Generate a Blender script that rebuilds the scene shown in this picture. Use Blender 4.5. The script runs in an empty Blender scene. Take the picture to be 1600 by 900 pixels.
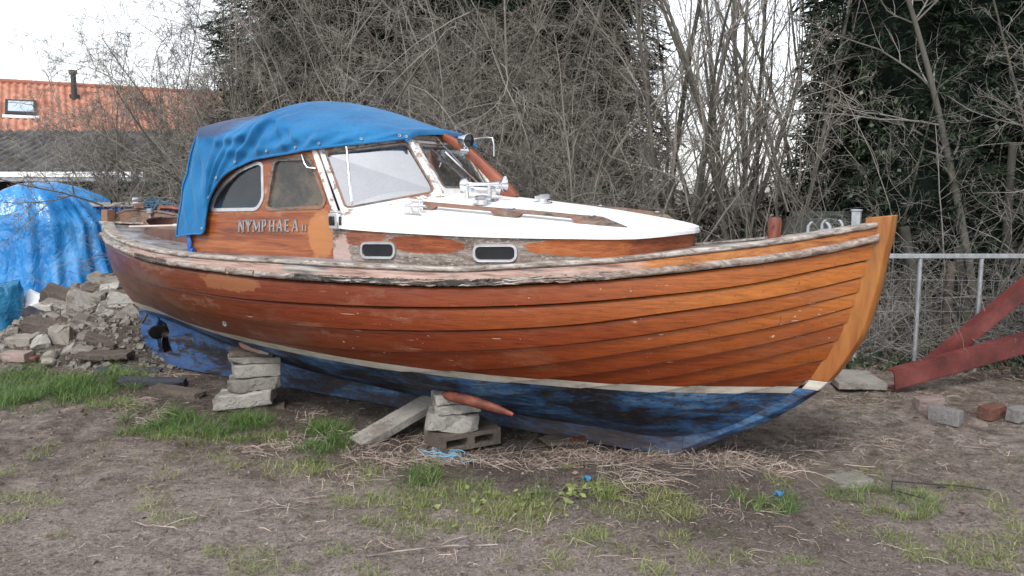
import bpy, bmesh, math, random
import numpy as np
from mathutils import Vector, Matrix
from mathutils.geometry import tessellate_polygon
SC = bpy.context.scene
COL = SC.collection
rnd = random.Random(7)
R = math.radians

# ------------------------------------------------------------------ helpers
def spl(xs, ys):
    xs = np.array(xs, float); ys = np.array(ys, float); n = len(xs); h = np.diff(xs)
    d = np.diff(ys) / h; m = np.zeros(n)
    m[1:-1] = (d[:-1] * h[1:] + d[1:] * h[:-1]) / (h[:-1] + h[1:])
    m[0] = d[0] * 1.5 - m[1] * .5; m[-1] = d[-1] * 1.5 - m[-2] * .5
    def f(x):
        x = np.asarray(x, float); i = np.clip(np.searchsorted(xs, x) - 1, 0, n - 2); hh = h[i]
        t = np.clip((x - xs[i]) / hh, -.2, 1.2)
        return (2*t**3-3*t**2+1)*ys[i] + (t**3-2*t**2+t)*hh*m[i] + (-2*t**3+3*t**2)*ys[i+1] + (t**3-t**2)*hh*m[i+1]
    return f

def tag(o, label=None, cat=None, group=None, kind=None):
    if label: o['label'] = label
    if cat: o['category'] = cat
    if group: o['group'] = group
    if kind: o['kind'] = kind
    return o

def empty(name, loc=(0, 0, 0), rz=0.0):
    o = bpy.data.objects.new(name, None); COL.objects.link(o)
    o.location = loc; o.rotation_euler = (0, 0, rz); o.empty_display_size = .1
    return o

class MB:
    """collects geometry, builds ONE mesh object"""
    def __init__(s): s.v = []; s.f = []
    def add(s, vs, fs):
        b = len(s.v); s.v.extend([tuple(map(float, p)) for p in vs]); s.f.extend([tuple(b + i for i in f) for f in fs]); return b
    def grid(s, P, wrap=False):
        n = len(P); m = len(P[0]); fs = []
        for i in range(n - 1):
            for j in range(m if wrap else m - 1):
                k = (j + 1) % m
                fs.append((i*m+j, i*m+k, (i+1)*m+k, (i+1)*m+j))
        s.add([p for r in P for p in r], fs)
    def tube(s, path, r, n=8, cap=True, flat=(1, 1), up=None):
        path = [Vector(p) for p in path]; K = len(path)
        rs = r if hasattr(r, '__len__') else [r] * K
        rings = []; prev = Vector(up) if up else None
        for i in range(K):
            t = (path[min(i+1, K-1)] - path[max(i-1, 0)]).normalized()
            if prev is None: prev = Vector((0, 0, 1)) if abs(t.z) < .9 else Vector((1, 0, 0))
            a = (prev - t * prev.dot(t))
            if a.length < 1e-5: a = t.orthogonal()
            a.normalize(); b = t.cross(a); prev = a
            rings.append([path[i] + (a * math.cos(q) * flat[0] + b * math.sin(q) * flat[1]) * rs[i]
                          for q in [2*math.pi*(j+.5)/n for j in range(n)]])
        b0 = len(s.v); s.grid(rings, wrap=True)
        if cap:
            s.f.append(tuple(b0 + j for j in reversed(range(n))))
            s.f.append(tuple(b0 + (K-1)*n + j for j in range(n)))
    def box(s, c, d, rot=(0, 0, 0), M=None):
        c = Vector(c); x, y, z = d[0]/2, d[1]/2, d[2]/2
        from mathutils import Euler
        Rm = M if M is not None else Euler(rot).to_matrix()
        vs = [c + Rm @ Vector((sx*x, sy*y, sz*z)) for sx in (-1, 1) for sy in (-1, 1) for sz in (-1, 1)]
        s.add(vs, [(0,1,3,2),(4,6,7,5),(0,4,5,1),(2,3,7,6),(0,2,6,4),(1,5,7,3)])
    def lathe(s, c, prof, axis=(0, 0, 1), n=20):
        ax = Vector(axis).normalized(); a = ax.orthogonal().normalized(); b = ax.cross(a); c = Vector(c)
        P = [[c + ax*h + (a*math.cos(2*math.pi*j/n) + b*math.sin(2*math.pi*j/n))*max(r, 1e-4) for j in range(n)] for (r, h) in prof]
        s.grid(P, wrap=True)
    def prism(s, loops, mapf, t0, t1):
        """polygon with holes in 2D mapped by mapf(x,y,depth), extruded from depth t0 to t1"""
        flat = [p for l in loops for p in l]
        tris = tessellate_polygon([[Vector((p[0], p[1], 0)) for p in l] for l in loops])
        n = len(flat)
        vs = [mapf(x, y, t0) for x, y in flat] + [mapf(x, y, t1) for x, y in flat]
        fs = [tuple(t) for t in tris] + [tuple(n + i for i in reversed(t)) for t in tris]
        o = 0
        for l in loops:
            k = len(l)
            for i in range(k):
                j = (i + 1) % k; fs.append((o+i, o+j, n+o+j, n+o+i))
            o += k
        s.add(vs, fs)
    def build(s, name, m, parent=None, smooth=None, bevel=0, recalc=True, tint=None, sub=0):
        me = bpy.data.meshes.new(name); me.from_pydata(s.v, [], s.f); me.validate()
        if recalc:
            bm = bmesh.new(); bm.from_mesh(me); bmesh.ops.recalc_face_normals(bm, faces=bm.faces); bm.to_mesh(me); bm.free()
        o = bpy.data.objects.new(name, me); COL.objects.link(o)
        if m: me.materials.append(m)
        if parent: o.parent = parent
        if smooth is not None: shade(me, smooth)
        if bevel:
            b = o.modifiers.new('Bevel', 'BEVEL'); b.width = bevel; b.segments = 2; b.limit_method = 'ANGLE'; b.angle_limit = R(35)
        return o

def shade(me, ang=40):
    me.polygons.foreach_set('use_smooth', [True] * len(me.polygons))
    if ang < 180: me.set_sharp_from_angle(angle=R(ang))
    me.update()

def np_mesh(name, V, F, m, smooth=False, attr=None):
    """V (n,3), F (k,4) or (k,3) int arrays"""
    me = bpy.data.meshes.new(name)
    V = np.ascontiguousarray(V, np.float32); F = np.ascontiguousarray(F, np.int32); k = F.shape[1]
    me.vertices.add(len(V)); me.vertices.foreach_set('co', V.ravel())
    me.loops.add(F.size); me.loops.foreach_set('vertex_index', F.ravel())
    me.polygons.add(len(F)); me.polygons.foreach_set('loop_start', np.arange(0, F.size, k, dtype=np.int32))
    me.polygons.foreach_set('use_smooth', np.full(len(F), smooth))
    if attr is not None:
        a = me.attributes.new('tint', 'FLOAT', 'POINT'); a.data.foreach_set('value', np.ascontiguousarray(attr, np.float32))
    me.update(calc_edges=True)
    me.materials.append(m)
    return me

def link(name, me, parent=None, loc=None, rz=None, sc=None):
    o = bpy.data.objects.new(name, me); COL.objects.link(o)
    if parent: o.parent = parent
    if loc is not None: o.location = loc
    if rz is not None: o.rotation_euler = (0, 0, rz)
    if sc is not None: o.scale = sc if hasattr(sc, '__len__') else (sc,) * 3
    return o

# ------------------------------------------------------------------ node materials
class NM:
    def __init__(s, name, rough=.6, spec=.5, metal=0.0):
        s.m = bpy.data.materials.new(name); s.m.use_nodes = True; s.nt = s.m.node_tree; s.nt.nodes.clear()
        s.out = s.n('ShaderNodeOutputMaterial'); s.b = s.n('ShaderNodeBsdfPrincipled')
        s.l(s.b.outputs[0], s.out.inputs[0]); s.b.inputs['Roughness'].default_value = rough
        s.b.inputs['Specular IOR Level'].default_value = spec; s.b.inputs['Metallic'].default_value = metal
        s.tc = s.n('ShaderNodeTexCoord'); s.obj = s.tc.outputs['Object']; s.gen = s.tc.outputs['Generated']
    def n(s, t): return s.nt.nodes.new(t)
    def l(s, a, b): s.nt.links.new(a, b)
    def inp(s, sock, v):
        if hasattr(v, 'is_linked') or hasattr(v, 'links'): s.l(v, sock)
        elif isinstance(v, (tuple, list)) and len(v) == 3 and sock.type == 'RGBA': sock.default_value = (*v, 1)
        else: sock.default_value = v
    def map(s, sc=(1, 1, 1), loc=(0, 0, 0), rot=(0, 0, 0), vec=None):
        m = s.n('ShaderNodeMapping'); s.l(vec or s.obj, m.inputs[0]); m.inputs['Scale'].default_value = sc
        m.inputs['Location'].default_value = loc; m.inputs['Rotation'].default_value = rot; return m.outputs[0]
    def noise(s, scale, det=4, rough=.55, vec=None, dist=0.0, col=False):
        t = s.n('ShaderNodeTexNoise'); s.l(vec or s.obj, t.inputs['Vector']); t.inputs['Scale'].default_value = scale
        t.inputs['Detail'].default_value = det; t.inputs['Roughness'].default_value = rough; t.inputs['Distortion'].default_value = dist
        return t.outputs['Color' if col else 'Fac']
    def voro(s, scale, vec=None, feat='F1', out='Distance'):
        t = s.n('ShaderNodeTexVoronoi'); t.feature = feat; s.l(vec or s.obj, t.inputs['Vector']); t.inputs['Scale'].default_value = scale
        return t.outputs[out]
    def wave(s, scale, vec=None, dist=2, det=3, dscale=1.5, kind='BANDS', d='X'):
        t = s.n('ShaderNodeTexWave'); t.wave_type = kind; t.bands_direction = d; s.l(vec or s.obj, t.inputs['Vector'])
        t.inputs['Scale'].default_value = scale; t.inputs['Distortion'].default_value = dist; t.inputs['Detail'].default_value = det
        t.inputs['Detail Scale'].default_value = dscale; return t.outputs['Fac']
    def ramp(s, fac, stops, interp='LINEAR'):
        r = s.n('ShaderNodeValToRGB'); s.l(fac, r.inputs[0]); e = r.color_ramp.elements; r.color_ramp.interpolation = interp
        while len(e) > 1: e.remove(e[-1])
        for i, (p, c) in enumerate(stops):
            if not hasattr(c, '__len__'): c = (c, c, c)
            el = e[0] if i == 0 else e.new(p)
            el.position = p; el.color = (*c, 1)
        return r.outputs[0]
    def mix(s, fac, a, b, mode='MIX'):
        m = s.n('ShaderNodeMix'); m.data_type = 'RGBA'; m.blend_type = mode
        s.inp(m.inputs[0], fac); s.inp(m.inputs[6], a); s.inp(m.inputs[7], b); return m.outputs[2]
    def math(s, op, a, b=0.0, c=0.0, clamp=False):
        m = s.n('ShaderNodeMath'); m.operation = op; m.use_clamp = clamp
        s.inp(m.inputs[0], a); s.inp(m.inputs[1], b); s.inp(m.inputs[2], c); return m.outputs[0]
    def sep(s, vec=None):
        x = s.n('ShaderNodeSeparateXYZ'); s.l(vec or s.obj, x.inputs[0]); return x.outputs
    def rng(s, v, a, b, lo=0.0, hi=1.0, smooth=True):
        m = s.n('ShaderNodeMapRange'); m.interpolation_type = 'SMOOTHSTEP' if smooth else 'LINEAR'
        s.inp(m.inputs[0], v); m.inputs[1].default_value = a; m.inputs[2].default_value = b; m.inputs[3].default_value = lo; m.inputs[4].default_value = hi
        return m.outputs[0]
    def attr(s, name='tint'):
        a = s.n('ShaderNodeAttribute'); a.attribute_name = name; return a.outputs['Fac']
    def orand(s): return s.n('ShaderNodeObjectInfo').outputs['Random']
    def bump(s, h, dist=.01, strength=1.0, prev=None):
        b = s.n('ShaderNodeBump'); s.inp(b.inputs['Height'], h); b.inputs['Distance'].default_value = dist; b.inputs['Strength'].default_value = strength
        if prev: s.l(prev, b.inputs['Normal'])
        s.l(b.outputs[0], s.b.inputs['Normal']); return b.outputs[0]
    def color(s, c): s.inp(s.b.inputs['Base Color'], c); return s
    def rough(s, c): s.inp(s.b.inputs['Roughness'], c); return s
    def blob(s, cx, cz, rx, rz, nz=.5, scale=4.0):
        """1 inside a ragged ellipse in object x,z"""
        o = s.sep(); dx = s.math('DIVIDE', s.math('SUBTRACT', o[0], cx), rx); dz = s.math('DIVIDE', s.math('SUBTRACT', o[2], cz), rz)
        d = s.math('SQRT', s.math('ADD', s.math('MULTIPLY', dx, dx), s.math('MULTIPLY', dz, dz)))
        d = s.math('ADD', d, s.math('MULTIPLY', s.math('SUBTRACT', s.noise(scale, 8, .72, s.map((.6, 1, 1.7))), .5), nz * 5))
        return s.rng(d, 1.06, .94)
M = {}
def simple(name, col, rough=.6, metal=0.0, var=.25, scale=8.0, bump=0.0, bscale=40.0, spec=.5, vec=None):
    k = NM(name, rough, spec, metal)
    c = tuple(col)
    f = k.noise(scale, 5, .6)
    k.color(k.ramp(f, [(.25, tuple(x*(1-var) for x in c)), (.75, tuple(min(1, x*(1+var)) for x in c))]))
    if bump: k.bump(k.noise(bscale, 5, .6), bump)
    M[name] = k.m; return k
# ------------------------------------------------------------------ materials
def m_varnish():
    k = NM('varnished_planking', .36, .22); o = k.sep()
    g = k.noise(4.5, 7, .7, k.map((.9, 3, 16)), .5)
    g2 = k.noise(9.0, 4, .6, k.map((.5, 3, 22)))
    big = k.noise(1.3, 3, .5, k.map((.6, 1, 1.5)))
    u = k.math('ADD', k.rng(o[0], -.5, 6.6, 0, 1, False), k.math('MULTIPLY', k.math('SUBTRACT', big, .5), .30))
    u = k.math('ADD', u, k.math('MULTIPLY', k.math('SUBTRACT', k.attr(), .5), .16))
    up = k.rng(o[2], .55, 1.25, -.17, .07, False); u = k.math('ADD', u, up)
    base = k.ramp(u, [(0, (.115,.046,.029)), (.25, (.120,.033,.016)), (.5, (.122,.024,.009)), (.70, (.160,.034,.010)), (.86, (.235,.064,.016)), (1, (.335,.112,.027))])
    dk = k.ramp(g, [(.33, (.66,.60,.58)), (.47, (.95,.94,.93)), (.66, (1.22,1.22,1.22))])
    c = k.mix(1, base, dk, 'MULTIPLY')
    c = k.mix(k.math('MULTIPLY', k.rng(g2, .58, .75), .22), c, (.09,.025,.012))
    # bleached, worn through varnish
    wn = k.noise(2.2, 6, .7, k.map((.8, 1, 3)))
    worn = k.math('MULTIPLY', k.rng(wn, .555, .63), k.rng(o[0], 5.2, .5, .25, .75))
    c = k.mix(k.math('MULTIPLY', worn, .7), c, (.24,.135,.09))
    b1 = k.blob(2.65, 1.04, .32, .07, .55, 5); c = k.mix(k.math('MULTIPLY', b1, .55), c, (.27,.115,.05))
    sc = k.rng(k.noise(26, 3, .5, k.map((1, 1, 2.4), (3, 1, 2))), .70, .73)
    gate = k.rng(k.noise(1.9, 4, .6, k.map((1, 1, 1.5), (2, 7, 4))), .50, .60); c = k.mix(k.math('MULTIPLY', k.math('MULTIPLY', sc, gate), .6), c, (.62,.52,.46))
    s2 = k.rng(k.noise(14, 2, .5, k.map((.28, 1, 3.2), (0, 0, 0), (0, .35, 0))), .705, .72)
    c = k.mix(k.math('MULTIPLY', k.math('MULTIPLY', s2, gate), .55), c, (.45,.35,.29))
    s3 = k.rng(k.noise(60, 3, .6, k.map((1, 1, .35), (1, 1, 7))), .66, .69); c = k.mix(k.math('MULTIPLY', s3, .5), c, (.055,.022,.014))
    gd = k.math('MULTIPLY', k.rng(k.noise(1.6, 6, .7, k.map((.7, 1, 1.6), (9, 0, 3))), .50, .66), k.rng(o[0], 4.5, .5, .12, .55)); c = k.mix(gd, c, (.155,.105,.085))
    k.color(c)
    k.rough(k.math('ADD', k.math('MULTIPLY', wn, .35), .2))
    k.bump(k.math('ADD', k.math('MULTIPLY', g, .6), k.math('MULTIPLY', big, 2.0)), .0035)
    M['varnish'] = k.m
def m_stem():
    k = NM('varnished_stem', .33, .5)
    g = k.noise(2.2, 6, .6, k.map((6, 6, 1.0)), .4)
    c = k.ramp(g, [(.3, (.17,.055,.014)), (.5, (.28,.105,.022)), (.7, (.36,.16,.04))])
    o = k.sep(); low = k.rng(o[2], 1.0, .45); c = k.mix(k.math('MULTIPLY', low, .6), c, (.2,.045,.012))
    w = k.rng(k.noise(9, 5, .7), .62, .75); c = k.mix(k.math('MULTIPLY', w, .5), c, (.14,.09,.06))
    k.color(c); k.bump(g, .003); M['stem'] = k.m
def m_cabinwood():
    k = NM('varnished_cabin_side', .34, .5); o = k.sep()
    g = k.noise(2.6, 7, .65, k.map((.7, 3, 9)), .8)
    c = k.ramp(g, [(.30, (.075,.018,.008)), (.43, (.17,.042,.013)), (.56, (.25,.072,.020)), (.72, (.34,.125,.04))])
    b = k.blob(3.30, 1.36, .12, .17, .3, 6); c = k.mix(k.math('MULTIPLY', b, .75), c, (.37,.15,.045))
    hi = k.rng(o[2], 1.44, 1.54); w = k.math('MULTIPLY', k.rng(k.noise(7, 5, .7, k.map((.6, 1, 2))), .5, .68), hi)
    c = k.mix(k.math('MULTIPLY', w, .6), c, (.42,.27,.17))
    lo = k.math('MULTIPLY', k.rng(o[2], 1.26, 1.2), k.rng(k.noise(9, 4), .45, .6)); c = k.mix(k.math('MULTIPLY', lo, .5), c, (.10,.04,.02))
    k.color(c); k.bump(g, .002); M['cabinwood'] = k.m
def m_trunk():
    k = NM('weathered_coachroof_side', .7, .3); o = k.sep()
    gr = k.noise(5, 8, .75, k.map((1.0, 1, 7)))
    fine = k.noise(34, 4, .7, k.map((1, 1, 2.5)))
    grey = k.ramp(gr, [(.36, (.075,.052,.042)), (.5, (.17,.14,.12)), (.64, (.30,.27,.245))])
    grey = k.mix(k.rng(fine, .52, .66), grey, (.33,.30,.27)); grey = k.mix(k.math('MULTIPLY', k.rng(fine, .42, .28), .8), grey, (.09,.05,.035))
    red = k.ramp(gr, [(.34, (.085,.028,.014)), (.5, (.20,.052,.020)), (.66, (.29,.095,.04))])
    org = k.ramp(gr, [(.34, (.17,.045,.015)), (.5, (.29,.085,.025)), (.66, (.37,.14,.05))])
    c = k.mix(k.math('MULTIPLY', k.rng(k.noise(3, 5, .7, k.map((.7, 1, 1.6))), .56, .66), .6), grey, red)
    c = k.mix(k.blob(4.17, 1.325, .27, .055, .35, 5), c, red)
    c = k.mix(k.math('MULTIPLY', k.blob(3.66, 1.36, .20, .05, .5, 6), .8), c, red)
    c = k.mix(k.blob(5.25, 1.335, .40, .055, .35, 4), c, org)
    c = k.mix(k.blob(5.58, 1.34, .22, .09, .3, 4), c, red)
    c = k.mix(k.math('MULTIPLY', k.blob(3.50, 1.25, .07, .12, .5, 8), .8), c, (.42,.31,.28))
    k.color(c); k.rough(k.ramp(gr, [(.3, .5), (.7, .85)])); k.bump(k.math('ADD', gr, k.math('MULTIPLY', fine, .6)), .006); M['trunk'] = k.m
def m_blue():
    k = NM('flaking_blue_antifouling', .6, .35); o = k.sep()
    p = k.noise(2.6, 8, .72, k.map((.8, 1, 2.6)), .3); f = k.noise(20, 5, .7, k.map((.6, 1, 2)))
    c = k.ramp(p, [(.36, (.010,.010,.013)), (.455, (.014,.019,.033)), (.495, (.018,.052,.118)), (.55, (.034,.10,.225)), (.66, (.115,.205,.31))])
    st = k.rng(k.math('ADD', o[0], k.math('MULTIPLY', f, 1.2)), 2.2, 1.2); c = k.mix(k.math('MULTIPLY', st, k.rng(p, .46, .53)), c, k.ramp(f, [(.35, (.014,.055,.17)), (.65, (.04,.135,.34))]))
    c = k.mix(k.math('MULTIPLY', k.rng(f, .52, .60), .85), c, (.050,.036,.034))
    c = k.mix(k.math('MULTIPLY', k.rng(k.noise(5, 6, .75, k.map((.5, 1, 3), (4, 0, 1))), .60, .68), .75), c, (.13,.10,.085))
    lo = k.math('MULTIPLY', k.rng(o[2], .24, .04), k.rng(o[0], 3.0, 5.2, .25, .85)); c = k.mix(k.math('MULTIPLY', lo, k.rng(f, .62, .40, .3, 1)), c, (.085,.070,.070))
    k.color(c); k.bump(k.math('ADD', p, k.math('MULTIPLY', f, .5)), .008); M['blue'] = k.m
def m_stripe():
    k = NM('cream_boot_top_paint', .5, .4)
    p = k.noise(6, 7, .7, k.map((.5, 1, 2))); 
    c = k.ramp(p, [(.36, (.22,.185,.15)), (.46, (.38,.345,.295)), (.65, (.50,.47,.42))])
    o = k.sep(); st = k.rng(o[0], 3, -.2); c = k.mix(k.math('MULTIPLY', st, .45), c, (.34,.32,.29))
    k.color(c); k.bump(p, .002); M['stripe'] = k.m
def m_greywood(name='silvered_wood', tone=1.0, warm=0.0):
    k = NM(name, .8, .25)
    g = k.noise(4.5, 9, .76, k.map((1.3, 4.5, 5.5)), .8); f = k.noise(3, 5, .6)
    c = k.ramp(g, [(.34, (.03*tone,.024*tone,.02*tone)), (.44, (.15*tone,.125*tone,.11*tone)), (.54, (.30*tone,.275*tone,.25*tone)), (.68, (.46*tone,.435*tone,.41*tone))])
    if warm: c = k.mix(k.math('MULTIPLY', k.rng(f, .4, .62), warm), c, (.25,.13,.085))
    k.color(c); k.bump(g, .006); M[name] = k.m
def m_pinkwood():
    k = NM('bare_sheer_plank', .6, .35); o = k.sep()
    g = k.noise(3.5, 8, .7, k.map((.8, 4, 12)), .4); f = k.noise(2.2, 6, .7, k.map((.8, 1, 2)))
    pink = k.ramp(g, [(.36, (.13,.08,.065)), (.47, (.31,.20,.165)), (.66, (.42,.315,.28))])
    org = k.ramp(g, [(.36, (.13,.04,.012)), (.5, (.29,.10,.025)), (.66, (.38,.17,.05))])
    grey = k.ramp(g, [(.36, (.07,.06,.055)), (.5, (.21,.19,.175)), (.66, (.36,.345,.33))])
    c = k.mix(k.rng(f, .5, .6), pink, grey)
    c = k.mix(k.rng(k.math('ADD', o[0], f), 5.75, 6.0), c, org)
    c = k.mix(k.rng(k.math('ADD', o[0], k.math('MULTIPLY', f, 1.2)), 2.0, 1.5), c, grey)
    k.color(c); k.bump(g, .006); M['sheer'] = k.m
def m_peel():
    k = NM('peeling_white_paint', .5, .4)
    f = k.noise(9, 8, .72, k.map((1, 1, .6))); cr = k.noise(45, 4, .7, k.map((1, 1, .45)))
    c = k.ramp(f, [(.35, (.56,.55,.54)), (.65, (.72,.72,.73))])
    m = k.rng(k.noise(6, 9, .80), .53, .57)
    c = k.mix(m, c, k.ramp(cr, [(.3, (.20,.09,.05)), (.7, (.48,.32,.25))]))
    c = k.mix(k.math('MULTIPLY', k.rng(cr, .66, .73), .7), c, (.22,.19,.18))
    k.color(c); k.bump(k.math('SUBTRACT', k.math('MULTIPLY', cr, .3), m), .003); M['peel'] = k.m
def m_canvas():
    k = NM('blue_canvas', .75, .3)
    f = k.noise(2.5, 5, .6); w = k.noise(160, 2, .5)
    c = k.ramp(f, [(.3, (.003,.088,.23)), (.5, (.004,.118,.295)), (.72, (.012,.150,.34))])
    o = k.sep(); pw = k.math('MULTIPLY', k.rng(o[2], 2.03, 2.07), k.rng(k.math('ADD', o[0], k.math('MULTIPLY', k.noise(9, 4, .6, k.map((.3, 1, 2))), .5)), 2.62, 2.48)); c = k.mix(k.math('MULTIPLY', pw, .85), c, (.035,.042,.085))
    st = k.rng(k.noise(5, 6, .7), .68, .78); c = k.mix(k.math('MULTIPLY', st, .4), c, (.20,.36,.52))
    k.color(c)
    wr = k.noise(3.2, 4, .6, k.map((2.2, 1.2, .8), (0, 0, 0), (0, .7, 0)), 1.2)
    n = k.bump(wr, .018, .8); k.bump(w, .0012, .5, n)
    k.b.inputs['Sheen Weight'].default_value = .15; M['canvas'] = k.m
def m_tarp():
    k = NM('blue_tarpaulin', .20, .6)
    f = k.noise(1.6, 5, .6)
    c = k.ramp(f, [(.3, (.010,.155,.44)), (.5, (.020,.215,.55)), (.7, (.08,.31,.64))])
    k.color(c)
    wv = k.noise(2.0, 6, .62, k.map((1.0, 1.0, .55), (0, 0, 0), (0, .5, .4)), 1.6)
    wv2 = k.noise(7.5, 4, .6, k.map((1.0, 1.0, .45), (0, 0, 0), (0, -.6, 0)), 1.0)
    cr = k.math('ABSOLUTE', k.math('SUBTRACT', k.noise(2.6, 3, .5, k.map((1, 1, .6), (0, 0, 0), (.3, .5, .2)), .6), .5)); cr2 = k.math('ABSOLUTE', k.math('SUBTRACT', k.noise(8, 3, .55, k.map((1, 1, .7), (3, 0, 0), (0, -.5, .3)), .8), .5))
    n = k.bump(wv, .035, .8); n = k.bump(cr, .09, .8, n); n = k.bump(cr2, .018, .7, n); k.bump(wv2, .010, .6, n); M['tarp'] = k.m
def m_glass(name, refl, tint=(.75,.78,.78), dirt=.12, rough=.03, dirtcol=(.35,.33,.30)):
    k = NM(name); nt = k.nt; nt.nodes.remove(k.b)
    tr = k.n('ShaderNodeBsdfTransparent'); tr.inputs[0].default_value = (*tint, 1)
    gl = k.n('ShaderNodeBsdfGlossy'); gl.inputs['Roughness'].default_value = rough; gl.inputs[0].default_value = (.95,.97,1,1)
    df = k.n('ShaderNodeBsdfDiffuse'); df.inputs[0].default_value = (*dirtcol, 1)
    fr = k.n('ShaderNodeFresnel'); fr.inputs[0].default_value = 1.5
    m1 = k.n('ShaderNodeMixShader'); k.l(k.math('ADD', fr.outputs[0], refl, clamp=True), m1.inputs[0]); k.l(tr.outputs[0], m1.inputs[1]); k.l(gl.outputs[0], m1.inputs[2])
    m2 = k.n('ShaderNodeMixShader'); d = k.math('MULTIPLY', k.rng(k.noise(3, 7, .75), .35, .66, .25, 1.5), dirt, clamp=True); k.l(d, m2.inputs[0]); k.l(m1.outputs[0], m2.inputs[1]); k.l(df.outputs[0], m2.inputs[2])
    b = k.n('ShaderNodeBump'); b.inputs['Distance'].default_value = .004; k.l(k.noise(2.5, 2), b.inputs['Height']); k.l(b.outputs[0], gl.inputs['Normal'])
    k.l(m2.outputs[0], k.out.inputs[0]); M[name] = k.m
def m_concrete(name, col, var=.3, lich=.0):
    k = NM(name, .88, .25)
    f = k.noise(5, 8, .7); p = k.noise(60, 5, .7); v = k.math('ADD', k.math('MULTIPLY', k.orand(), .34), .83)
    c = k.ramp(f, [(.25, tuple(x*(1-var) for x in col)), (.55, col), (.8, tuple(min(.9, x*(1+var*.7)) for x in col))])
    c = k.mix(k.math('MULTIPLY', k.rng(p, .56, .66), .6), c, tuple(x*.35 for x in col)); c = k.mix(k.math('MULTIPLY', k.rng(k.noise(3.2, 7, .72, k.map((1, 1, 1), (4, 2, 7))), .50, .64), .55), c, (.085,.068,.052))
    if lich: c = k.mix(k.math('MULTIPLY', k.rng(k.noise(9, 7, .7), .52, .7), lich), c, (.20,.19,.09))
    vv = k.n('ShaderNodeCombineColor'); [k.l(v, vv.inputs[i]) for i in range(3)]
    c = k.mix(1, c, vv.outputs[0], 'MULTIPLY')
    k.color(c); n = k.bump(f, .035, 1.0); n = k.bump(p, .016, .9, n); k.bump(k.noise(170, 3, .7), .004, .9, n); M[name] = k.m
def m_soil():
    k = NM('muddy_soil', .9, .22)
    a = k.noise(.9, 6, .6); b = k.noise(6, 8, .72); c_ = k.noise(38, 6, .75); d = k.noise(2.4, 6, .65, k.map((1, 1, 1), (7, 3, 0)))
    c = k.ramp(b, [(.36, (.068,.051,.042)), (.5, (.168,.132,.112)), (.64, (.30,.245,.212))])
    c = k.mix(k.rng(a, .42, .62), c, k.ramp(b, [(.36, (.115,.093,.080)), (.5, (.255,.214,.188)), (.64, (.41,.355,.315))]))
    o = k.sep()
    # trodden paler track in the foreground, darker earth in a band along the boat
    dry = k.math('MULTIPLY', k.rng(k.math('ADD', o[1], k.math('MULTIPLY', k.math('SUBTRACT', d, .5), 1.6)), 5.2, 3.7), .65)
    c = k.mix(dry, c, k.ramp(c_, [(.38, (.18,.15,.135)), (.62, (.46,.40,.37))]))
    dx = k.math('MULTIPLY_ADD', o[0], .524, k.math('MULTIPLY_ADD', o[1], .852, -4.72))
    dark_band = k.math('MULTIPLY', k.rng(k.math('ABSOLUTE', k.math('ADD', dx, k.math('MULTIPLY', d, .6))), 1.35, .5), k.rng(o[0], 2.3, 1.2))
    c = k.mix(k.math('MULTIPLY', dark_band, .6), c, (.045,.032,.027))
    moss = k.math('MULTIPLY', k.rng(k.noise(1.7, 7, .72, k.map((1, 1.6, 1), (2.3, 5, 0))), .54, .66), .45)
    c = k.mix(moss, c, (.085,.09,.036))
    c = k.mix(k.math('MULTIPLY', k.rng(c_, .64, .74), .5), c, (.34,.30,.275))
    c = k.mix(k.math('MULTIPLY', k.rng(c_, .40, .28), .7), c, (.02,.015,.013))
    sp = k.noise(105, 3, .7); c = k.mix(k.math('MULTIPLY', k.rng(sp, .56, .66), .45), c, (.42,.37,.34)); c = k.mix(k.math('MULTIPLY', k.rng(sp, .45, .36), .65), c, (.035,.027,.023)); mid = k.noise(17, 5, .7); c = k.mix(k.math('MULTIPLY', k.rng(mid, .46, .36), .55), c, (.05,.038,.032))
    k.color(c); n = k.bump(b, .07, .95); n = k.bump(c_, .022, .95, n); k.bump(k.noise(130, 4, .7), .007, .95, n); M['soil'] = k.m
def m_bark(name, a, b, green=0.0):
    k = NM(name, .9, .2)
    f = k.noise(7, 6, .7, k.map((1, 1, .35))); v = k.attr()
    c = k.ramp(k.math('ADD', k.math('MULTIPLY', f, .6), k.math('MULTIPLY', v, .4)), [(.25, a), (.75, b)])
    if green and 'twig' in name: c = k.mix(k.math('MULTIPLY', k.rng(k.noise(.9, 4, .6), .42, .62), .28), c, (.135,.108,.085))
    if green: c = k.mix(k.math('MULTIPLY', k.rng(k.noise(2.5, 5), .5, .68), green), c, (.13,.135,.07))
    k.color(c); M[name] = k.m
def m_leaf(name, a, b, rough=.55, trans=0.0, spec=.35):
    k = NM(name, rough, spec); v = k.attr()
    c = k.ramp(v, [(0, a), (1, b)]); k.color(c); M[name] = k.m
m_varnish(); m_stem(); m_cabinwood(); m_trunk(); m_blue(); m_stripe(); m_pinkwood(); m_peel(); m_canvas(); m_tarp()
m_greywood('silvered_wood', 1.05, .35); m_greywood('rotten_wood', .30, .1); m_greywood('brown_rail', .52, .75); m_greywood('capping_wood', 1.15, .1)
m_glass('side_glass', .0, dirt=.06, dirtcol=(.2,.2,.2)); m_glass('mid_glass', .0, dirt=.60, dirtcol=(.14,.125,.105)); m_glass('screen_glass', .38, dirt=.16, dirtcol=(.3,.3,.32)); m_glass('front_glass', .22, dirt=.10)
m_concrete('concrete', (.31,.29,.262), .3, .15); m_concrete('pale_stone', (.40,.38,.35), .28, .1); m_concrete('rubble_stone', (.29,.268,.238), .38, .35); m_concrete('brown_stone', (.14,.115,.098), .35, .2)
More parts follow.
